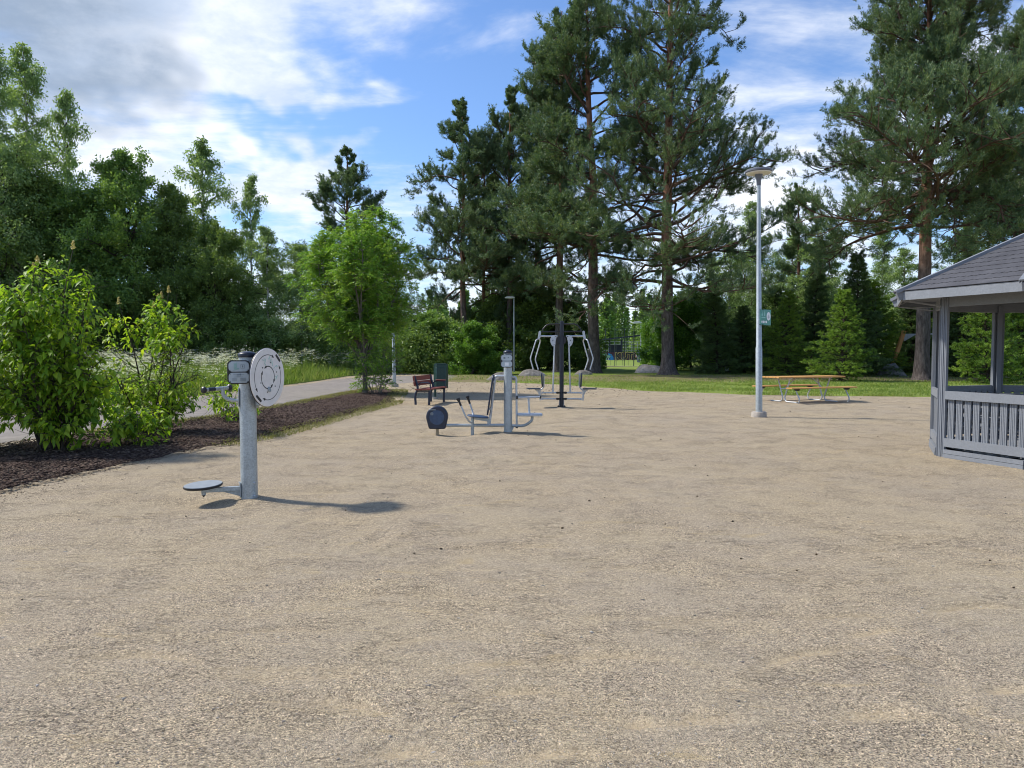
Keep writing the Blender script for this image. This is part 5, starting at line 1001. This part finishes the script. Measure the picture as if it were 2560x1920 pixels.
# ---------------------------------------------------------------- far court: rink board with graffiti, shelter, fence, bicycle, container
DW = 113.0; px = lambda x: (XU((1490 + x / 13.825) / 2.5, DW)); pzz = lambda y: AT(512, (850 + y / 13.825) / 2.5, DW)[2]
x0w, x1w = px(-250), px(1560)
gw = thing('graffiti_wall', 'low board wall painted with big black letters reading KUTO', 'wall', (0, DW, 0))
MB().box(((x0w + x1w) / 2, 0, .60), (x1w - x0w, .12, 1.22)).build('board', M['gfdark'], gw)
k = MB()
for (xa, xb, ya, yb) in ((-200, 380, 455, 690), (300, 560, 520, 610)): k.prism([(px(xa), pzz(yb)), (px(xb), pzz(yb)), (px(xb - 30), pzz(ya)), (px(xa), pzz(ya))], .01, (0, -.07, 0), (1, 0, 0), (0, 0, 1))
k.build('pale_green_paint', M['gfgreen'], gw)
k = MB().prism([(px(455), pzz(692)), (px(605), pzz(692)), (px(600), pzz(600)), (px(540), pzz(500)), (px(420), pzz(450)), (px(410), pzz(500)), (px(500), pzz(560)), (px(470), pzz(620))], .01, (0, -.08, 0), (1, 0, 0), (0, 0, 1)); k.build('blue_paint', M['gfblue'], gw)
MB().prism([(px(400), pzz(690)), (px(450), pzz(680)), (px(440), pzz(630)), (px(405), pzz(640))], .01, (0, -.09, 0), (1, 0, 0), (0, 0, 1)).build('white_paint_patch', M['wht'], gw)
def letters(txt, xc, w_, h_, zc, y, mt, off, name):
    cu = bpy.data.curves.new(name, 'FONT'); cu.body = txt; cu.size = 1.0; cu.extrude = .004; cu.offset = off; cu.align_x = 'CENTER'; cu.space_character = 1.08
    tmp = bpy.data.objects.new(name, cu); COL.objects.link(tmp); dg = bpy.context.evaluated_depsgraph_get(); me = bpy.data.meshes.new_from_object(tmp.evaluated_get(dg)); bpy.data.objects.remove(tmp)
    co = np.zeros(len(me.vertices) * 3); me.vertices.foreach_get('co', co); co = co.reshape(-1, 3); mn, mx = co.min(0), co.max(0); e = 2 * abs(off) if off > 0 else 0
    X_ = (co[:, 0] - (mn[0] + mx[0]) / 2) / (mx[0] - mn[0]) * w_ + xc; Z_ = (co[:, 1] - (mn[1] + mx[1]) / 2) / (mx[1] - mn[1]) * h_ + zc
    me.vertices.foreach_set('co', np.column_stack([X_, np.full(len(X_), y) - co[:, 2], Z_]).ravel()); me.materials.clear(); me.materials.append(mt); me.update()
    o = bpy.data.objects.new(name, me); COL.objects.link(o); o.parent = gw; return o
xc = px(1100); zc = .62
letters('KUTO', xc, 3.95, 1.18, zc, -.075, M['gfyel'], .085, 'letter_outline'); letters('KUTO', xc, 3.72, 1.02, zc, -.085, M['ink'], .045, 'lettering')
MB().prism(circ(.20, 24, 0, 0, .26), .006, (px(1392), -.10, .72), (1, 0, 0), (0, 0, 1)).build('pink_ring', M['gfpink'], gw); MB().prism(circ(.10, 20, 0, 0, .14), .006, (px(1392), -.108, .72), (1, 0, 0), (0, 0, 1)).build('ring_centre', M['wht'], gw)
DS = 121.0; sh = thing('shelter', 'dark flat roofed shelter behind the graffiti wall', 'shelter', (XU((1440 + 580 / 6.38) / 2.5, DS), DS, 0))
MB().prism([(-3.6, 2.9), (4.3, 3.75), (4.3, 3.98), (-3.6, 3.12)], 3.2, (0, 0, 0), (1, 0, 0), (0, 0, 1)).build('roof', M['shed'], sh)
for x in (-.6, 1.35): MB().box((x, -.8, 1.6), (.22, .22, 3.3)).build('post', M['shed'], sh)
MB().box((.4, 0, 1.2), (1.9, .2, 2.4)).build('wall_panel', M['shed'], sh)
def fence(name, label, x0, x1, d, h, n, mt, wires, r=.04, rail=True, wr=.012, vs=0):
    o = thing(name, label, 'fence', ((x0 + x1) / 2, d, 0)); L = x1 - x0
    for i in range(n + 1): MB().tube([(-L / 2 + L * i / n, 0, 0), (-L / 2 + L * i / n, 0, h)], r, 8).build('fence_post', mt, o)
    k = MB()
    for j in range(wires): z = h * (j + 1) / wires - .02; k.tube([(-L / 2, 0, z), (L / 2, 0, z)], wr, 4)
    for j in range(vs): x = -L / 2 + L * (j + .5) / vs; k.tube([(x, .02, .05), (x, .02, h - .05)], wr, 4)
    k.build('wire_mesh', mt, o); return o
fence('court_fence', 'grey tall ball court fence above the graffiti wall', XU(585, 124), XU(655, 124), 124, 2.95, 12, M['fence'], 6, .05, True, .022)
fence('mesh_fence', 'dark thin wire fence in front of the graffiti wall', XU(596, 72), XU(643, 72), 72, 3.6, 5, M['fenced'], 7, .035, True, .010, 8)
def bicycle():
    d = 108.0; o = thing('bicycle', 'black bicycle parked against the graffiti wall', 'bicycle', (XU((1490 + 820 / 13.825) / 2.5, d), d, 0), R(4))
    for x in (-.52, .52):
        w_ = MB().tube([(x + .33 * math.cos(R(a)), 0, .34 + .33 * math.sin(R(a))) for a in range(0, 361, 15)], .022, 6).build('wheel', M['blk'], o); k = MB()
        for a in range(0, 180, 30): k.tube([(x + .32 * math.cos(R(a)), 0, .34 + .32 * math.sin(R(a))), (x - .32 * math.cos(R(a)), 0, .34 - .32 * math.sin(R(a)))], .004, 4)
        k.build('spokes', M['galvl'], w_)
    k = MB(); 
    for a, b_ in (((-.52, .34), (-.2, .85)), ((-.52, .34), (-.05, .32)), ((-.05, .32), (-.2, .90)), ((-.18, .82), (.36, .85)), ((-.05, .32), (.38, .75)), ((.34, .98), (.52, .34))): k.tube([(a[0], 0, a[1]), (b_[0], 0, b_[1])], .022, 6)
    k.build('frame', M['blk'], o); MB().tube([(.30, -.25, 1.0), (.36, 0, .98), (.30, .25, 1.0)], .014, 6).build('handlebar', M['blk'], o); MB().box((-.22, 0, .94), (.26, .13, .05)).build('saddle', M['blk'], o, .01)
bicycle()
ct = thing('storage_container', 'dark blue ribbed container behind the bright green bush', 'container', (XU(655, 90), 91, 0)); k = MB()
for i in range(14): k.box((-1.75 + i * .27, -.9 + (.0 if i % 2 else .05), .75), (.14, .06, 1.35))
k.box((0, 0, .75), (3.7, 1.75, 1.4)); k.build('body', M['cblue'], ct)
MB().box((0, 0, 1.48), (3.8, 1.9, .08)).build('lid', M['cblue'], ct)
